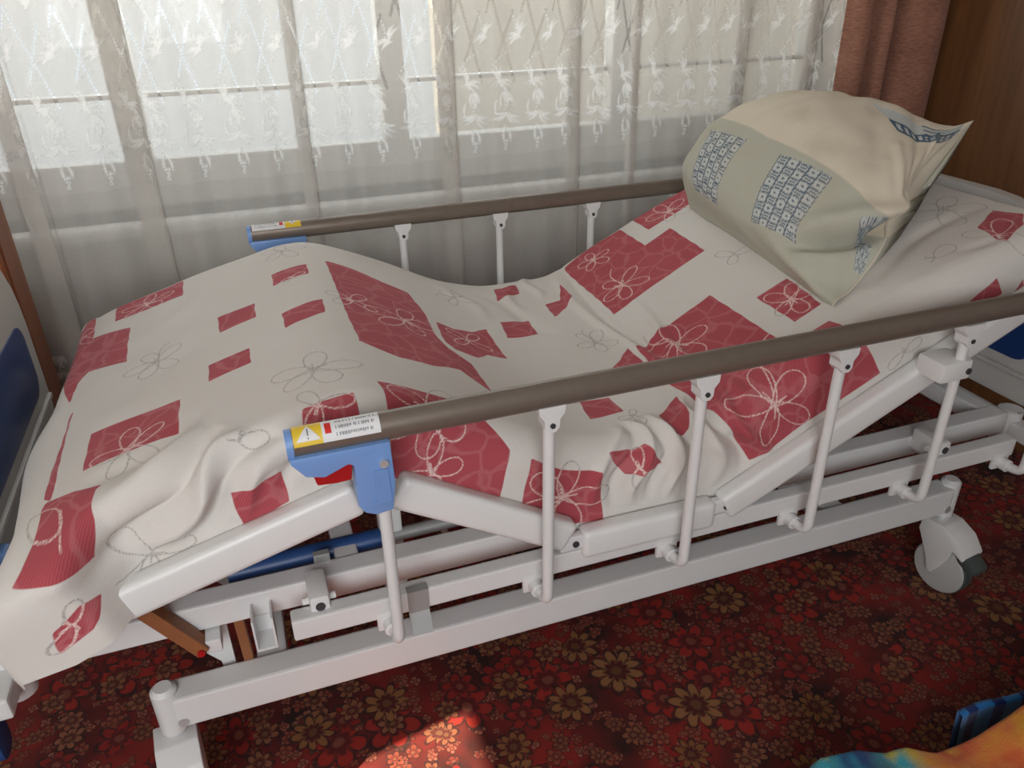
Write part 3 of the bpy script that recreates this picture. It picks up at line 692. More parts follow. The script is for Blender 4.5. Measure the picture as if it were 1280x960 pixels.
RED = [[(0.0425, 0.7614), (0.1956, 0.7504), (0.1971, 0.6542), (0.0501, 0.6652)], [(-0.0045, 0.7628), (0.0061, 0.6281), (0.0895, 0.5869), (0.0971, 0.4097), (0.0198, 0.4468), (0.0031, 0.4166), (-0.003, 0.3452), (-0.0333, 0.4606), (-0.0393, 0.7106), (-0.0181, 0.76)], [(0.2684, 0.451), (0.3411, 0.4496), (0.3396, 0.3823), (0.2699, 0.3768)], [(0.3851, 0.5595), (0.4563, 0.5869), (0.4548, 0.5238), (0.3836, 0.4949)], [(0.3866, 0.3479), (0.4624, 0.3754), (0.4593, 0.3122), (0.3866, 0.2779)], [(0.2486, 0.2545), (0.3199, 0.2573), (0.3199, 0.201), (0.2486, 0.1914)], [(0.0592, 0.1749), (0.2017, 0.1708), (0.2001, 0.0691), (0.0607, 0.065)], [(0.0092, 0.0306), (0.0183, 0.0279), (0.094, 0.0087), (0.0865, -0.0009), (0.0834, -0.0435), (0.0668, -0.0779), (-0.003, -0.0476), (0.0031, -0.0394), (0.0092, -0.0243), (0.0061, 0.0155)], [(0.0107, 0.3081), (0.0061, 0.293), (0.0046, 0.1254), (0.0046, 0.043), (0.0167, 0.0293), (0.0198, 0.054), (0.0092, 0.2353)], [(0.2471, -0.0834), (0.3214, -0.0834), (0.3123, -0.1342), (0.2396, -0.1452)], [(0.3836, -0.0174), (0.4563, -0.0133), (0.4609, -0.0545), (0.3699, -0.0545)], [(0.4988, 0.624), (0.6746, 0.5581), (0.6852, 0.4523), (0.6791, 0.326), (0.6882, 0.271), (0.7246, 0.2243), (0.7246, 0.1021), (0.6791, 0.1653), (0.617, 0.1405), (0.5609, 0.146), (0.4988, 0.1872), (0.4972, 0.3809)], [(0.7034, 0.4152), (0.7428, 0.4084), (0.7913, 0.4249), (0.8353, 0.4606), (0.8292, 0.3026), (0.7883, 0.3054), (0.7534, 0.2724), (0.7079, 0.2793), (0.6943, 0.3081)], [(0.9414, 0.7202), (1.002, 0.7229), (0.9929, 0.6694), (0.9535, 0.6515), (0.9247, 0.6391)], [(1.1051, 0.6762), (1.102, 0.5938), (1.0641, 0.5485), (1.0187, 0.5045), (1.0278, 0.5897), (1.0702, 0.5979)], [(0.8853, 0.5059), (0.9565, 0.5155), (0.9474, 0.4276), (0.8716, 0.4152)], [(1.3294, 0.7586), (1.3264, 0.6158), (1.4052, 0.6213), (1.3946, 0.4482), (1.1384, 0.4358), (1.1414, 0.5251), (1.146, 0.7339), (1.152, 0.7518), (1.2506, 0.7724)], [(1.3718, 0.7765), (1.5613, 0.7696), (1.4961, 0.6762), (1.3703, 0.6721)], [(1.1051, 0.271), (1.3036, 0.2903), (1.3021, 0.0279), (1.3885, 0.0224), (1.4067, -0.06), (1.4203, -0.1328), (1.1339, -0.1328), (1.1111, 0.0265), (1.0914, 0.1158)], [(1.0914, 0.2848), (1.0914, 0.2106), (1.0596, 0.1927), (1.0111, 0.2106), (1.055, 0.2477)], [(1.0202, 0.0238), (1.0838, 0.0732), (1.0687, 0.0004), (1.0535, -0.0215), (1.0232, -0.0339)], [(0.908, 0.1199), (0.9686, 0.1213), (0.9717, 0.065), (0.8989, 0.054)], [(0.8898, -0.0422), (0.9626, -0.0339), (1.0005, -0.0792), (0.9277, -0.082)], [(0.4957, 0.021), (0.6276, 0.0087), (0.6715, -0.027), (0.7155, -0.0545), (0.7428, -0.1575), (0.6458, -0.152), (0.5397, -0.1383), (0.5063, -0.0504)], [(0.7564, -0.0586), (0.811, -0.0669), (0.8807, -0.0669), (0.905, -0.1713), (0.8383, -0.1726), (0.7792, -0.1589)], [(1.7644, 0.0636), (1.8493, 0.1089), (1.869, 0.0581), (1.8266, 0.0197), (1.7508, -0.0119)], [(1.625, -0.0875), (1.6947, -0.0641), (1.7099, -0.1026), (1.6659, -0.1053)], [(1.7371, -0.1136), (1.7614, -0.0916), (1.7644, -0.1204)], [(1.3536, 0.1955), (1.4279, 0.1927), (1.4128, 0.0732), (1.3521, 0.0719)], [(1.4628, 0.0815), (1.5067, 0.0828), (1.4855, 0.0815)], [(0.0046, -0.1232), (0.0364, -0.1108), (0.0546, -0.1218), (0.0395, -0.1438), (0.0289, -0.152), (-0.0015, -0.1575)]]
FLOWERS = [((0.1168, 0.6954), 0.055, 0.3, 5, 0, 1), ((0.1259, 0.0732), 0.06, 0.5, 5, 0.0, 2), ((0.7655, 0.3713), 0.05, 1.0, 4, 0, 3), ((0.6185, 0.3576), 0.075, 0.2, 5, 0.0, 4), ((0.52, 0.3946), 0.05, 0.9, 4, 0, 5), ((1.1687, 0.2051), 0.075, 1.2, 5, 0.1, 6), ((1.2066, -0.0545), 0.085, 0.3, 5, 0.17, 7), ((1.2051, 0.5196), 0.065, 0.7, 5, 0.09, 8), ((1.2157, 0.6968), 0.05, 0.1, 5, 0, 9), ((1.39, 0.1295), 0.055, 0.9, 5, 0, 10), ((1.4461, 0.7009), 0.06, 0.4, 5, 0, 11), ((1.772, 0.0252), 0.07, 0.6, 3, 0, 12), ((0.8307, -0.1204), 0.075, 0.2, 5, 0, 13), ((0.567, -0.0284), 0.075, 1.1, 5, 0, 14), ((0.6033, -0.1204), 0.06, 0.4, 4, 0, 15), ((0.4063, -0.0188), 0.05, 2.1, 3, 0, 16), ((0.9489, -0.0696), 0.035, 1.6, 2, 0, 17), ((0.423, 0.5169), 0.03, 0.8, 2, 0, 18), ((0.1547, 0.3589), 0.055, 0.6, 5, 0.07, 20), ((0.4124, 0.0856), 0.07, 0.15, 5, 0.0, 21), ((0.8095, 0.6295), 0.05, 0.7, 5, 0.06, 22), ((1.049, 0.3493), 0.055, 0.9, 5, 0.07, 23), ((0.4169, 0.6996), 0.05, 0.2, 5, 0, 24), ((0.1153, -0.1232), 0.055, 2.2, 3, 0.05, 25), ((1.7902, 0.1749), 0.085, 0.5, 5, 0.0, 26), ((1.4219, 0.3699), 0.045, 2.0, 3, 0, 27), ((0.2881, -0.0243), 0.045, 0.0, 1, 0, 28), ((1.631, 0.0265), 0.06, 0.3, 1, 0, 29), ((0.9762, 0.0416), 0.03, 1.0, 3, 0, 30), ((-0.0242, 0.6542), 0.05, 1.3, 3, 0, 32), ((0.0455, -0.027), 0.06, 2.6, 1, 0, 34), ((0.8853, 0.1598), 0.05, 0.2, 4, 0.0, 35), ((1.4779, -0.1204), 0.04, 0.2, 2, 0, 36), ((0.0198, -0.1287), 0.035, 1.0, 2, 0, 38)]

def sheet_material():
    m, nt, out = new_mat('printed_cotton'); b = NB(nt); co = b.attr('cloth', 'Vector')
    red = b.step(b.attr('red'), -.0008, .0008)
    stk = b.attr('stroke'); dash = b.noise(co, 330., 1.)
    cream = b.mix(b.noise(co, 6., 2.), (.60, .565, .525, 1), (.645, .62, .59, 1))
    v = b.n('ShaderNodeTexVoronoi', feature='DISTANCE_TO_EDGE'); wv = b.n('ShaderNodeVectorMath', operation='MULTIPLY_ADD')
    nz = b.n('ShaderNodeTexNoise'); b.set(nz.inputs['Vector'], co); nz.inputs['Scale'].default_value = 14.
    b.set(wv.inputs[0], nz.outputs['Color']); wv.inputs[1].default_value = (.05, .05, .05); b.set(wv.inputs[2], co)
    b.set(v.inputs['Vector'], wv.outputs[0]); v.inputs['Scale'].default_value = 19.
    veins = b.step(v.outputs['Distance'], .085, .02)
    redc = b.mix(b.noise(co, 9., 2.), (.330, .042, .058, 1), (.405, .068, .084, 1))
    redc = b.mix(b.math('MULTIPLY', veins, .24), redc, (.60, .26, .27, 1))
    weave = b.n('ShaderNodeTexWave', wave_type='BANDS'); b.set(weave.inputs['Vector'], b.mapping(co, rot=(0, 0, .7))); weave.inputs['Scale'].default_value = 95.
    weave.inputs['Distortion'].default_value = 2.
    redc = b.mix(b.math('MULTIPLY', weave.outputs['Fac'], .13), redc, (.62, .32, .33, 1))
    col = b.mix(red, cream, redc)
    sw = b.math('MULTIPLY', b.step(stk, .0021, .0008), b.math('ADD', b.math('MULTIPLY', b.step(dash, .42, .58), .55), .45))
    col = b.mix(b.math('MULTIPLY', sw, b.math('ADD', b.math('MULTIPLY', red, .28), .62)), col, b.mix(red, (.20, .185, .17, 1), (.78, .62, .58, 1)))
    fine = b.noise(co, 420., 2.)
    nt.links.new(b.bsdf(col, .92, normal=b.bump(fine, .0006), spec=.12, sheen=.08), out.inputs[0]); return m
def build_sheet():
    wid = W1-W0; s0, s1, b0, b1 = -.115, SLEN+.085, -.185, wid+.135
    ns, nb = int((s1-s0)/.0027), int((b1-b0)/.0027)
    S, B = np.meshgrid(np.linspace(s0, s1, ns), np.linspace(b0, b1, nb), indexing='ij')
    x, y, z = sheet_point(S, B, .004)
    red = np.full(S.shape, -1.)
    for poly in RED:
        P = np.array(poly); lo, hi = P.min(0)-.03, P.max(0)+.03
        mk = (S > lo[0]) & (S < hi[0]) & (B > lo[1]) & (B < hi[1])
        wob = .0006*np.sin(B[mk]*120+S[mk]*60)
        red[mk] = np.maximum(red[mk], poly_sd(S[mk]+wob, B[mk]-wob, poly))
    st = np.full(S.shape, .05)
    for (c, r, rot, pn, stem, sd) in FLOWERS:
        for pts in flower_strokes(c, r, rot, pn, stem, sd): stroke_d(st, S, B, pts, .012)
    cloth = np.stack([S, B, np.zeros_like(S)], -1)
    o = grid_mesh('bed_sheet', np.stack([x, y, z], -1), sheet_material(), attrs={'red': red, 'stroke': st, 'cloth': cloth}, flip=False)
    return tag(o, 'cream bed sheet printed with crimson blocks and outlined flowers, covering the bed', 'bed sheet')
build_sheet()

# ---------------- pillow
PIL = [  # rows from the far end to the near end; points from the front bottom edge over the top to the back seam
 [(.985,.835,.845),(.985,.84,.868),(1.02,.845,.888),(1.08,.85,.905),(1.16,.85,.918),(1.25,.845,.925),(1.335,.83,.925)],
 [(.945,.785,.785),(.925,.79,.870),(.968,.79,.945),(1.05,.785,.992),(1.16,.78,1.012),(1.27,.78,.995),(1.345,.78,.945)],
 [(.932,.71,.772),(.898,.72,.862),(.942,.715,.955),(1.035,.71,1.022),(1.155,.70,1.05),(1.27,.69,1.025),(1.355,.69,.960)],
 [(.925,.60,.768),(.882,.60,.855),(.930,.60,.952),(1.028,.60,1.025),(1.15,.59,1.058),(1.265,.585,1.035),(1.355,.59,.972)],
 [(.915,.48,.762),(.868,.48,.845),(.918,.48,.938),(1.018,.48,1.008),(1.14,.48,1.040),(1.255,.48,1.030),(1.350,.49,.985)],
 [(.902,.36,.752),(.863,.355,.820),(.912,.355,.898),(1.008,.355,.965),(1.12,.37,1.000),(1.235,.40,1.012),(1.340,.42,.998)],
 [(.890,.24,.746),(.868,.235,.785),(.915,.235,.832),(.995,.235,.900),(1.085,.265,.950),(1.205,.335,.988),(1.325,.385,1.004)],
 [(.882,.165,.742),(.888,.165,.757),(.922,.17,.772),(.985,.185,.828),(1.065,.235,.895),(1.175,.305,.950),(1.330,.350,1.020)]]
def catmull(P, n):
    """resample axis 0 of P to n points on a Catmull-Rom spline"""
    m = len(P); t = np.linspace(0, m-1, n); i = np.clip(t.astype(int), 0, m-2); u = (t-i).reshape((-1,)+(1,)*(P.ndim-1))
    ext = np.concatenate([2*P[:1]-P[1:2], P, 2*P[-1:]-P[-2:-1]], 0)
    p0, p1, p2, p3 = ext[i], ext[i+1], ext[i+2], ext[i+3]
    return .5*((2*p1)+(p2-p0)*u+(2*p0-5*p1+4*p2-p3)*u**2+(-p0+3*p1-3*p2+p3)*u**3)
def pillow_surface(nj, ni):
    G = np.array(PIL); G = catmull(G, nj); G = catmull(G.transpose(1, 0, 2), ni).transpose(1, 0, 2)
    J, I = np.meshgrid(np.linspace(0, 7, nj), np.linspace(0, 6, ni), indexing='ij')
    du = np.gradient(G, axis=1); dv = np.gradient(G, axis=0); N = np.cross(du, dv); N /= np.linalg.norm(N, axis=2)[..., None]+1e-9
    if N[nj//2, ni//2, 2] < 0: N = -N
    # deep fold at the near end between the upper body and the lower lobe, plus soft creases
    line = 1.65+1.45*(J-5.6); off = (I-line)/1.76
    dep = -.052*np.exp(-(off/.13)**2)*sstep(5.2, 5.9, J)*sstep(7.1, 6.8, J)
    dep = dep+.026*np.exp(-((off-.30)/.20)**2)*sstep(5.1, 5.9, J)*sstep(7.0, 6.6, J)
    edge = np.minimum(np.minimum(J, 7-J), np.minimum(I, 6-I))
    amt = sstep(0, .8, edge)
    dep = dep+amt*(.0045*snoise(J*.42, I*.42, 21)+.0022*snoise(J*1.1, I*1.1, 22))
    for (j0, i0, j1, i1, w, a) in ((4.6, 5.2, 6.6, 4.3, .16, -.006), (5.4, 4.2, 6.8, 3.6, .14, .006), (4.2, 4.4, 5.4, 3.6, .22, -.005), (6.0, 5.3, 6.7, 4.9, .10, .008), (1.2, 4.7, 2.4, 4.2, .25, -.006), (.8, 4.0, 1.6, 4.9, .2, .006), (2.6, 4.8, 3.4, 4.4, .2, -.005)):
        e = np.array([j1-j0, i1-i0]); L = e@e; t = np.clip(((J-j0)*e[0]+(I-i0)*e[1])/L, 0, 1)
        dep = dep+a*amt*np.exp(-((J-j0-t*e[0])**2+(I-i0-t*e[1])**2)/(w*w))
    return G+N*dep[..., None], J, I
GREEN_ZONE = [(-0.5, -1.0), (-0.5, 2.511), (1.789, 2.511), (2.807, 2.511), (3.614, 2.466), (4.404, 2.617), (4.982, 2.782), (5.649, 2.962), (6.123, 2.977), (6.596, 3.353), (7.5, 3.353), (7.5, -1.0)]
PATCHES = [([(2.421, 0.872), (3.351, 0.857), (3.105, 2.271), (1.737, 2.165)], 5, 4.5), ([(4.509, 1.098), (5.456, 1.474), (5.175, 2.737), (4.158, 2.376)], 5, 4.5), ([(6.772, 2.286), (6.965, 2.481), (6.439, 3.233), (6.035, 2.707)], 4, 5)]
STRIPES = [[(3.825, 4.451), (6.491, 6.0), (7.0, 5.639), (5.0, 4.421)]]

def pillow_material():
    m, nt, out = new_mat('pillowcase_cotton'); b = NB(nt); co = b.coord()
    st = b.step(b.noise(co, 11., 3.), .52, .72)
    c = b.mix(b.math('MULTIPLY', st, .22), b.attr('Col', 'Color'), (.42, .34, .24, 1))
    nt.links.new(b.bsdf(c, .9, normal=b.bump(b.noise(co, 500., 2.), .0005), spec=.12, sheen=.06), out.inputs[0]); return m
def quad_uv(poly, J, I):
    """bilinear inverse (few Newton steps) of a quad a,b,c,d -> (0,0),(1,0),(1,1),(0,1)"""
    a, q, c, d = [np.array(p, float) for p in poly]; u = np.full(J.shape, .5); v = np.full(J.shape, .5)
    for _ in range(8):
        X = [a[k]*(1-u)*(1-v)+q[k]*u*(1-v)+c[k]*u*v+d[k]*(1-u)*v for k in (0, 1)]
        fu = [(q[k]-a[k])*(1-v)+(c[k]-d[k])*v for k in (0, 1)]; fv = [(d[k]-a[k])*(1-u)+(c[k]-q[k])*u for k in (0, 1)]
        r0, r1 = X[0]-J, X[1]-I; det = fu[0]*fv[1]-fu[1]*fv[0]; det = np.where(abs(det) < 1e-6, 1e-6, det)
        u = np.clip(u-(r0*fv[1]-r1*fv[0])/det, -3, 4); v = np.clip(v-(fu[0]*r1-fu[1]*r0)/det, -3, 4)
    return u, v
def build_pillow():
    nj, ni = 330, 330
    G, J, I = pillow_surface(nj, ni)
    green = np.array((.45, .445, .365)); creamc = np.array((.66, .59, .475)); navy = np.array((.045, .085, .125)); pale = np.array((.52, .54, .52))
    zone = poly_sd(J, I, GREEN_ZONE) if len(GREEN_ZONE) else 2.6-I
    k = np.clip(zone/.03+.5, 0, 1)[..., None]; col = creamc*(1-k)+green*k
    for poly, nc, nr in PATCHES:
        u, v = quad_uv(poly, J, I); inn = poly_sd(J, I, poly) > 0
        cu = u*nc; ci = np.floor(cu); fu = cu-ci; rv = v*nr+.5*(ci % 2); ri = np.floor(rv); fv = rv-ri
        dark = ((fu < .10) | (fu > .92)).astype(float)*.85
        blk = ((fv < .42) & (fu > .18) & (fu < .84)); bar = blk & ((np.floor(fv/.42*5) % 2) == 0); dark = np.maximum(dark, bar*.9)
        dot = (np.hypot((fu-.5)*1.2, (fv-.71)*2.2) < .16); dark = np.maximum(dark, dot*.85)
        ln = ((abs(fv-.46) < .025) | (abs(fv-.96) < .025)) & (fu > .1) & (fu < .92); dark = np.maximum(dark, ln*.6)
        q = pale*(1-dark[..., None])+navy*dark[..., None]; col = np.where(inn[..., None], q, col)
    for poly in STRIPES:                            # dark ribbon print near the upper corner
        u, v = quad_uv(poly, J, I); inn = poly_sd(J, I, poly) > 0
        dark = ((((v*4) % 1) < .30) & (u > .45)) | (abs(v-.62) < .05) | (abs(v-.95) < .05) | ((v > .66) & (v < .92) & (((u*10) % 1) < .45)); q = np.where(dark[..., None], navy*1.3, pale*.95)
        col = np.where(inn[..., None], q, col)
    # underside: same outline, resting on the sheet
    D = G.copy(); lin = (I/6.)[..., None]; D[..., :2] = (G[:, :1]*(1-lin)+G[:, -1:]*lin)[..., :2]
    sx = np.interp(np.clip(D[..., 0], -.4, 1.33), PQ[:, 0], PQ[:, 1])+.012
    e = np.minimum(np.minimum(J, 7-J)/1.1, np.minimum(I, 6-I)/1.1); w = sstep(0, 1, e)
    seam_z = np.minimum(G[..., 2], sx+ (I/6.)**2*.06)
    edge_mask = (J <= 0) | (J >= 7) | (I <= 0) | (I >= 6)
    D[..., 2] = np.where(edge_mask, G[..., 2], (G[:, :1, 2]*(1-lin[..., 0])+G[:, -1:, 2]*lin[..., 0])*(1-w)+sx*w)
    # straighten the bulging front so that the underside tucks in below it
    cols2 = np.broadcast_to(green, col.shape)
    V = np.concatenate([G, D[::-1]], 0); C = np.concatenate([col, cols2[::-1]], 0)
    o = grid_mesh('pillow', V, pillow_material(), attrs={'Col': C}, flip=True)
    bm = bmesh.new(); bm.from_mesh(o.data); bmesh.ops.remove_doubles(bm, verts=bm.verts, dist=2e-5); bmesh.ops.recalc_face_normals(bm, faces=bm.faces)
    bm.to_mesh(o.data); bm.free()
    # piped seam along the near side
    bm = bmesh.new(); path = G[-1, ::6]; add_tube(bm, [Vector(p) for p in path], .0022, 6); sm = finish('seam', bm, simple('cream_piping', (.55, .50, .41), .9), o, 60)
    return tag(o, 'plump cream and grey-green pillow with blue block print on the raised back', 'pillow')
build_pillow()

# ---------------- tulle curtain with embroidered leaves
def tulle_material():
    m, nt, out = new_mat('white_tulle'); b = NB(nt)
    op = b.attr('opacity'); th = b.attr('thread'); co = b.coord()
    mesh_n = b.noise(co, 260., 1.)
    op = b.math('ADD', op, b.math('MULTIPLY', b.math('SUBTRACT', mesh_n, .5), .10), clamp=True)
    cc = b.mix(th, (.62, .585, .545, 1), (.88, .87, .85, 1))
    t = b.n('ShaderNodeBsdfTransparent'); tr = b.n('ShaderNodeBsdfTranslucent'); df = b.n('ShaderNodeBsdfDiffuse')
    b.set(tr.inputs[0], cc); b.set(df.inputs[0], cc)
    nb = b.bump(th, .004); b.set(df.inputs['Normal'], nb)
    x1 = b.n('ShaderNodeMixShader'); b.set(x1.inputs[0], b.math('ADD', b.math('MULTIPLY', th, .12), .48)); nt.links.new(tr.outputs[0], x1.inputs[1]); nt.links.new(df.outputs[0], x1.inputs[2])
    x2 = b.n('ShaderNodeMixShader'); b.set(x2.inputs[0], op); nt.links.new(t.outputs[0], x2.inputs[1]); nt.links.new(x1.outputs[0], x2.inputs[2])
    nt.links.new(x2.outputs[0], out.inputs[0]); return m
def lace_tile():
    """one repeat of the embroidery: (leaf coverage, hole coverage) over width TW, height TH (bottom up)"""
    nx, nz = 170, 560; X, Z = np.meshgrid((np.arange(nx)+.5)/nx*TW, (np.arange(nz)+.5)/nz*TH, indexing='ij')
    leaf = np.zeros(X.shape); hole = np.zeros(X.shape); rnd = random.Random(11)
    def leaf_at(x, z, a, L, w, curl):
        nonlocal leaf
        for sh in (-TW, 0, TW):
            prev = None
            for k in range(9):
                t = k/8; aa = a+curl*t; px = x+sh+L*t*math.cos(a+curl*t*.5); pz = z+L*t*math.sin(a+curl*t*.5)
                r = w*math.sin(math.pi*min(1, t*.92+.06))**.8+.0006
                leaf = np.maximum(leaf, np.clip(1.5-np.hypot(X-px, Z-pz)/r, 0, 1))
    def spray(x, z, a, n=6, L=.042, s=1):
        for k in range(n):
            q = (k-(n-1)/2)/(n/2); leaf_at(x+q*.004, z, a+q*1.0, L*rnd.uniform(.7, 1.2), .0029, 1.15*s*(1 if q > 0 else -1))
    def dots(p0, p1):
        nonlocal hole
        n = int(math.hypot(p1[0]-p0[0], p1[1]-p0[1])/.0078)
        for k in range(n+1):
            t = k/max(n, 1); px, pz = p0[0]+(p1[0]-p0[0])*t, p0[1]+(p1[1]-p0[1])*t
            for sh in (-TW, 0, TW): hole = np.maximum(hole, np.clip(1.6-np.hypot(X-px-sh, Z-pz)/.0030, 0, 1))
    h = TW/2
    for z0 in (.190, .490):                        # crossed openwork lines with leaf sprays between
        for k in (0, 1):
            cx = h*k+.022
            dots((cx-.022, z0+.205), (cx+.034, z0)); dots((cx+.032, z0+.165), (cx-.010, z0+.055)); dots((cx-.022, z0+.205), (cx-.036, z0+.165))
            spray(cx-.040, z0+.105, 2.3, 6, .042); spray(cx+.022, z0+.200, 1.4, 6, .046, -1); spray(cx-.012, z0-.004, .7, 6, .044)
            leaf_at(cx+.030, z0-.05, 1.9, .075, .0022, 1.3); leaf_at(cx-.030, z0+.02, 1.2, .085, .0020, -1.0); leaf_at(cx+.034, z0+.10, 1.1, .07, .0022, 1.3)
    for k in (0, 1):                               # hanging sprays along the lower border
        cx = h*k+.030
        spray(cx, .165, -1.4, 5, .044, -1); spray(cx+.004, .110, -1.7, 6, .044); leaf_at(cx+.002, .165, -1.5, .075, .0022, -.5)
        leaf_at(cx, .078, -2.0, .058, .0032, .9); leaf_at(cx+.004, .070, -.9, .042, .0030, -.9); leaf_at(cx-.02, .14, -2.2, .04, .0028, 1.2)
        for q in range(3):
            px, pz = cx+.004-.002*q, .036-q*.011; ring = abs(np.hypot(X-px, Z-pz)-.0032); leaf = np.maximum(leaf, np.clip(1.6-ring/.0013, 0, 1))
    return leaf, hole
TW, TH = .185, .78
def sample_tile(T, u, z):
    nx, nz = T.shape; fx = (u/TW*nx-.5) % nx; fz = np.clip(z/TH*nz-.5, 0, nz-1.001)
    i = np.floor(fx).astype(int); k = np.floor(fz).astype(int); a = fx-i; c = fz-k; i2 = (i+1) % nx; i = i % nx; k2 = np.minimum(k+1, nz-1)
    return T[i, k]*(1-a)*(1-c)+T[i2, k]*a*(1-c)+T[i, k2]*(1-a)*c+T[i2, k2]*a*c
def curtain_path(x0, x1, ybase, pleats, seed, amp=.014):
    rs = np.random.RandomState(seed); xs = np.arange(x0, x1, .010); ph = rs.uniform(0, 6.28, 4)
    yf = lambda x: ybase+amp*np.sin(x*31+ph[0]+2.0*np.sin(x*4.1+ph[1]))+amp*.6*np.sin(x*67+ph[2])
    pts = []; pl = sorted(pleats); k = 0
    for x in xs:
        if k < len(pl) and x > pl[k][0]+pl[k][1]:
            c, w = pl[k]; y = yf(c)
            pts += [(c+w, y-.012), (c+w*1.05, y-.004), (c+w*.3, y+.002), (c-w*.5, y+.006), (c-w, y+.012), (c-w*.8, y+.020), (c, y+.020), (c+w*1.1, y+.016)]; k += 1
        pts.append((x, yf(x)))
    P = np.array(pts)
    for _ in range(2):
        Q = np.empty((2*len(P)-2, 2)); Q[0::2] = P[:-1]*.75+P[1:]*.25; Q[1::2] = P[:-1]*.25+P[1:]*.75; P = Q
    return P
def build_tulle():
    P = curtain_path(-1.02, 1.72, 1.165, [(-.585, .026), (-.335, .030), (.06, .016), (.43, .022), (.79, .016), (.97, .010), (1.32, .018), (1.55, .012)], 5, .009)
    L = np.concatenate([[0], np.cumsum(np.linalg.norm(np.diff(P, axis=0), axis=1))]); n = int(L[-1]/.0032)
    U = np.linspace(0, L[-1], n); X = np.interp(U, L, P[:, 0]); Y = np.interp(U, L, P[:, 1])
    Z = np.concatenate([np.linspace(.03, .30, 16), np.arange(.31, .46, .004), np.linspace(.465, .83, 28), np.arange(.84, 1.42, .0033), np.linspace(1.425, 2.28, 30)])
    Ug, Zg = np.meshgrid(U, Z, indexing='ij')
    leaf, hole = lace_tile()
    zl = Zg-.862
    f = np.where((zl > 0), sample_tile(leaf, Ug, np.where(zl > TH-.02, (zl-.18) % .30+.18, zl)), 0.)
    g = np.where((zl > 0), sample_tile(hole, Ug, np.where(zl > TH-.02, (zl-.18) % .30+.18, zl)), 0.)
    zb = Zg-.30; f = np.maximum(f, np.where((zb > 0) & (zb < .155), sample_tile(leaf, Ug, np.clip(zb, 0, .155)), 0.))
    op = .56+.05*(Zg > .862)+.0*Ug
    op = op+(.92-op)*f; op = op*(1-.95*g*(f < .5))
    sway = .010*np.sin(Ug*3.0)*sstep(2.2, .2, Zg)
    V = np.stack([X[:, None]+sway*.6, Y[:, None]+sway*.3+.006*np.sin(Ug*9)*sstep(1.6, .2, Zg), Zg], -1)
    o = grid_mesh('lace_curtain', V, tulle_material(), attrs={'opacity': op, 'thread': f})
    return tag(o, 'sheer white lace curtain with embroidered leaves across the window', 'curtain')
build_tulle()

# ---------------- brown drape at the right of the window
def drape_material():
    m, nt, out = new_mat('brown_drape_cloth'); b = NB(nt); co = b.coord()
    f = b.noise(b.mapping(co, (60, 60, 300)), 1., 3., .65); g = b.noise(co, 10., 2.)
    c = b.ramp(b.math('ADD', b.math('MULTIPLY', f, .7), b.math('MULTIPLY', g, .3)), [(.32, (.22, .090, .058)), (.6, (.42, .205, .140)), (.75, (.52, .27, .19))])
    nt.links.new(b.bsdf(c, .75, normal=b.bump(f, .004), spec=.25, sheen=.1), out.inputs[0]); return m
def build_drape():
    xs = np.linspace(0, 1, 140); keys = [(x-.112, y) for x, y in [(1.735, 1.115), (1.765, 1.075), (1.80, 1.08), (1.815, 1.135), (1.845, 1.135), (1.855, 1.085), (1.885, 1.075), (1.895, 1.135), (1.915, 1.130), (1.925, 1.070), (1.985, 1.045), (2.040, 1.060), (2.062, 1.10)]]
    P = catmull(np.array(keys), 260)
    Z = np.linspace(.03, 2.28, 90)
    V = np.zeros((len(P), len(Z), 3)); u = np.linspace(0, 1, len(P))
    for k, z in enumerate(Z):
        V[:, k, 0] = P[:, 0]+.006*np.sin(z*3+u*5); V[:, k, 1] = P[:, 1]+.008*np.sin(z*2.3+u*9); V[:, k, 2] = z
    o = grid_mesh('drape', V, drape_material())
    md = o.modifiers.new('thickness', 'SOLIDIFY'); md.thickness = .0025
    tag(o, 'dusty brown textured drape hanging beside the wardrobe', 'curtain')
build_drape()
rod = struct(empty('trim_1', (.5, 1.12, 2.28)))
bm = bmesh.new(); add_tube(bm, [(-1.1, 1.12, 2.295), (2.08, 1.12, 2.295)], .012, 12); o = finish('curtain_rod', bm, M_FRAME, None, 40); o.parent = rod; o.matrix_parent_inverse = Matrix.Translation((-.5, -1.12, -2.28))
for x in (-.9, .5, 1.95):
    bm = bmesh.new(); add_box(bm, x-.012, x+.012, 1.11, 1.352, 2.285, 2.305, .003); o = finish('rod_bracket', bm, M_FRAME); o.parent = rod; o.matrix_parent_inverse = Matrix.Translation((-.5, -1.12, -2.28))

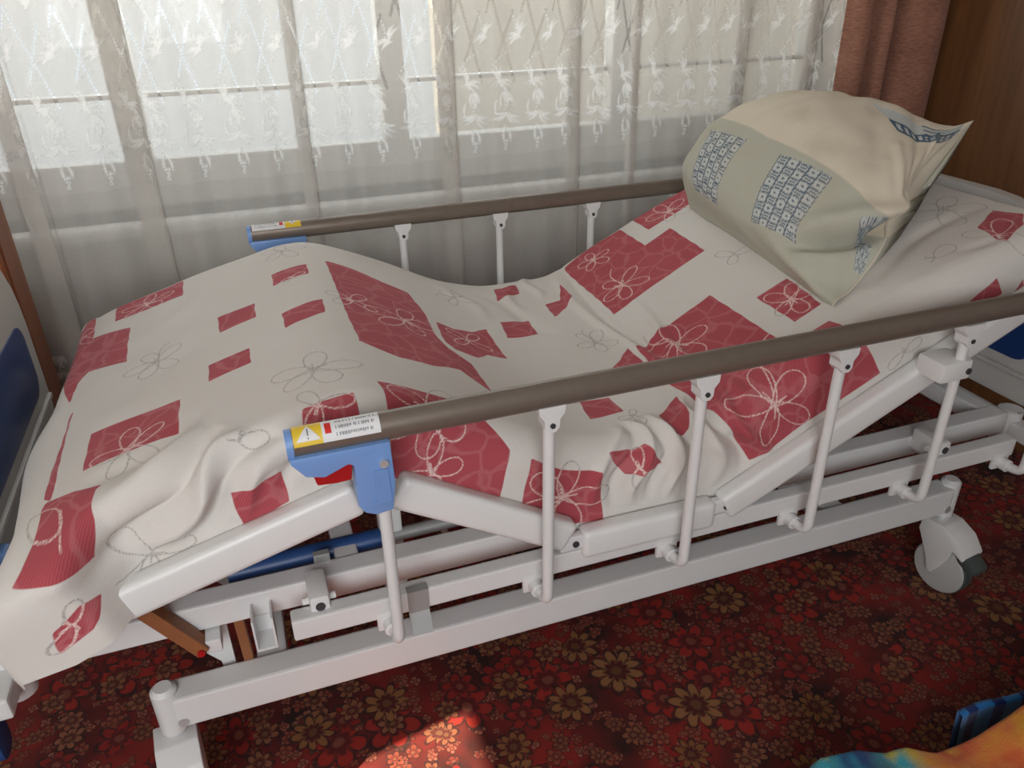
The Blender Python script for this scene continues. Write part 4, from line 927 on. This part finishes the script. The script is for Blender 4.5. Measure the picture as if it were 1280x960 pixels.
# ---------------- bright blanket heaped on the carpet in the near corner
def blanket_material():
    m, nt, out = new_mat('bright_printed_fleece'); b = NB(nt); co = b.coord()
    n1 = b.noise(b.mapping(co, (1, 1, 1), (1.3, 0, 0)), 7., 3., .6)
    sun_c = b.ramp(n1, [(.34, (.62, .30, .03)), (.46, (.60, .17, .05)), (.54, (.52, .10, .035)), (.62, (.66, .36, .05)), (.72, (.45, .42, .12))])
    teal = b.ramp(b.noise(co, 12., 2.), [(.38, (.01, .05, .17)), (.50, (.02, .20, .33)), (.64, (.05, .30, .36)), (.74, (.45, .38, .06))])
    c = b.mix(b.step(b.attr('zone'), -.03, .03), sun_c, teal)
    w = b.n('ShaderNodeTexWave', wave_type='BANDS', bands_direction='X'); b.set(w.inputs['Vector'], b.attr('cloth', 'Vector')); w.inputs['Scale'].default_value = 1.5
    stripe = b.mix(b.step(w.outputs['Fac'], .55, .75), (.015, .15, .42, 1), (.004, .018, .12, 1))
    c = b.mix(b.attr('stripe'), c, stripe)
    nt.links.new(b.bsdf(c, .95, normal=b.bump(b.noise(co, 300., 2.), .002), spec=.1, sheen=.2), out.inputs[0]); return m
def build_blanket():
    n = 150; U, Vv = np.meshgrid(np.linspace(0, 1, n), np.linspace(0, 1, n), indexing='ij')
    x = .50+1.0*U; y = -.90+.60*Vv
    far = np.interp(x, [.6, .76, .80, 1.0, 1.5], [-.250, -.252, -.278, -.282, -.30]); y = -.90+(far+.90)*Vv
    edge = np.minimum(np.minimum(U, 1-U)*.82, np.minimum(Vv, 1-Vv)*.66)
    x = x+(.03*np.sin(Vv*8)+.012*np.sin(Vv*21))*(1-U)
    hill = np.interp(x, [.5, .60, .68, .74, .77, .84, .92, .99, 1.2, 1.5], [.15, .200, .175, .135, .138, .138, .142, .182, .23, .22])
    z = .008+sstep(0, .05, edge)*(hill-.008+.010*snoise(U*3, Vv*3, 31)+.005*snoise(U*7, Vv*7, 32))
    zone = .25-U+.02*np.sin(Vv*9)
    bot = np.stack([x, y, np.full_like(z, .004)], -1)[::-1]; top = np.stack([x, y, np.maximum(z, .012)], -1)
    Vt = np.concatenate([top, bot], 0); Zn = np.concatenate([zone, zone[::-1]], 0)
    cl = np.stack([U, Vv, 0*U], -1); cl = np.concatenate([cl, cl[::-1]], 0)
    o = grid_mesh('blanket', Vt, M_BLK, attrs={'zone': Zn, 'cloth': cl, 'stripe': np.zeros(Zn.shape)}, closed_u=True)
    tag(o, 'orange, yellow and teal fleece blanket heaped on the carpet near the camera', 'blanket')
    # the striped hem turned up behind it
    n2 = 60; A, H = np.meshgrid(np.linspace(0, 1, n2), np.linspace(0, 1, 16), indexing='ij')
    x = .930+.26*A+.02*(1-H)*(1-A); y = -.262+.004*np.sin(A*9)-.004*H; z = .006+H*(.122-.010*A)
    f = np.stack([x, y, z], -1); k = f+np.array([0, -.012, 0]); Vh = np.concatenate([f, k[:, ::-1]], 1)
    Vh = np.concatenate([Vh, Vh[:, :1]], 1)
    ca = np.broadcast_to(A[:, :1], Vh.shape[:2]); c = np.stack([ca*.9, 0*ca, 0*ca], -1)
    grid_mesh('striped_hem', Vh, M_BLK, o, attrs={'zone': np.zeros(ca.shape), 'cloth': c, 'stripe': np.ones(ca.shape)})
M_BLK = blanket_material()
build_blanket()
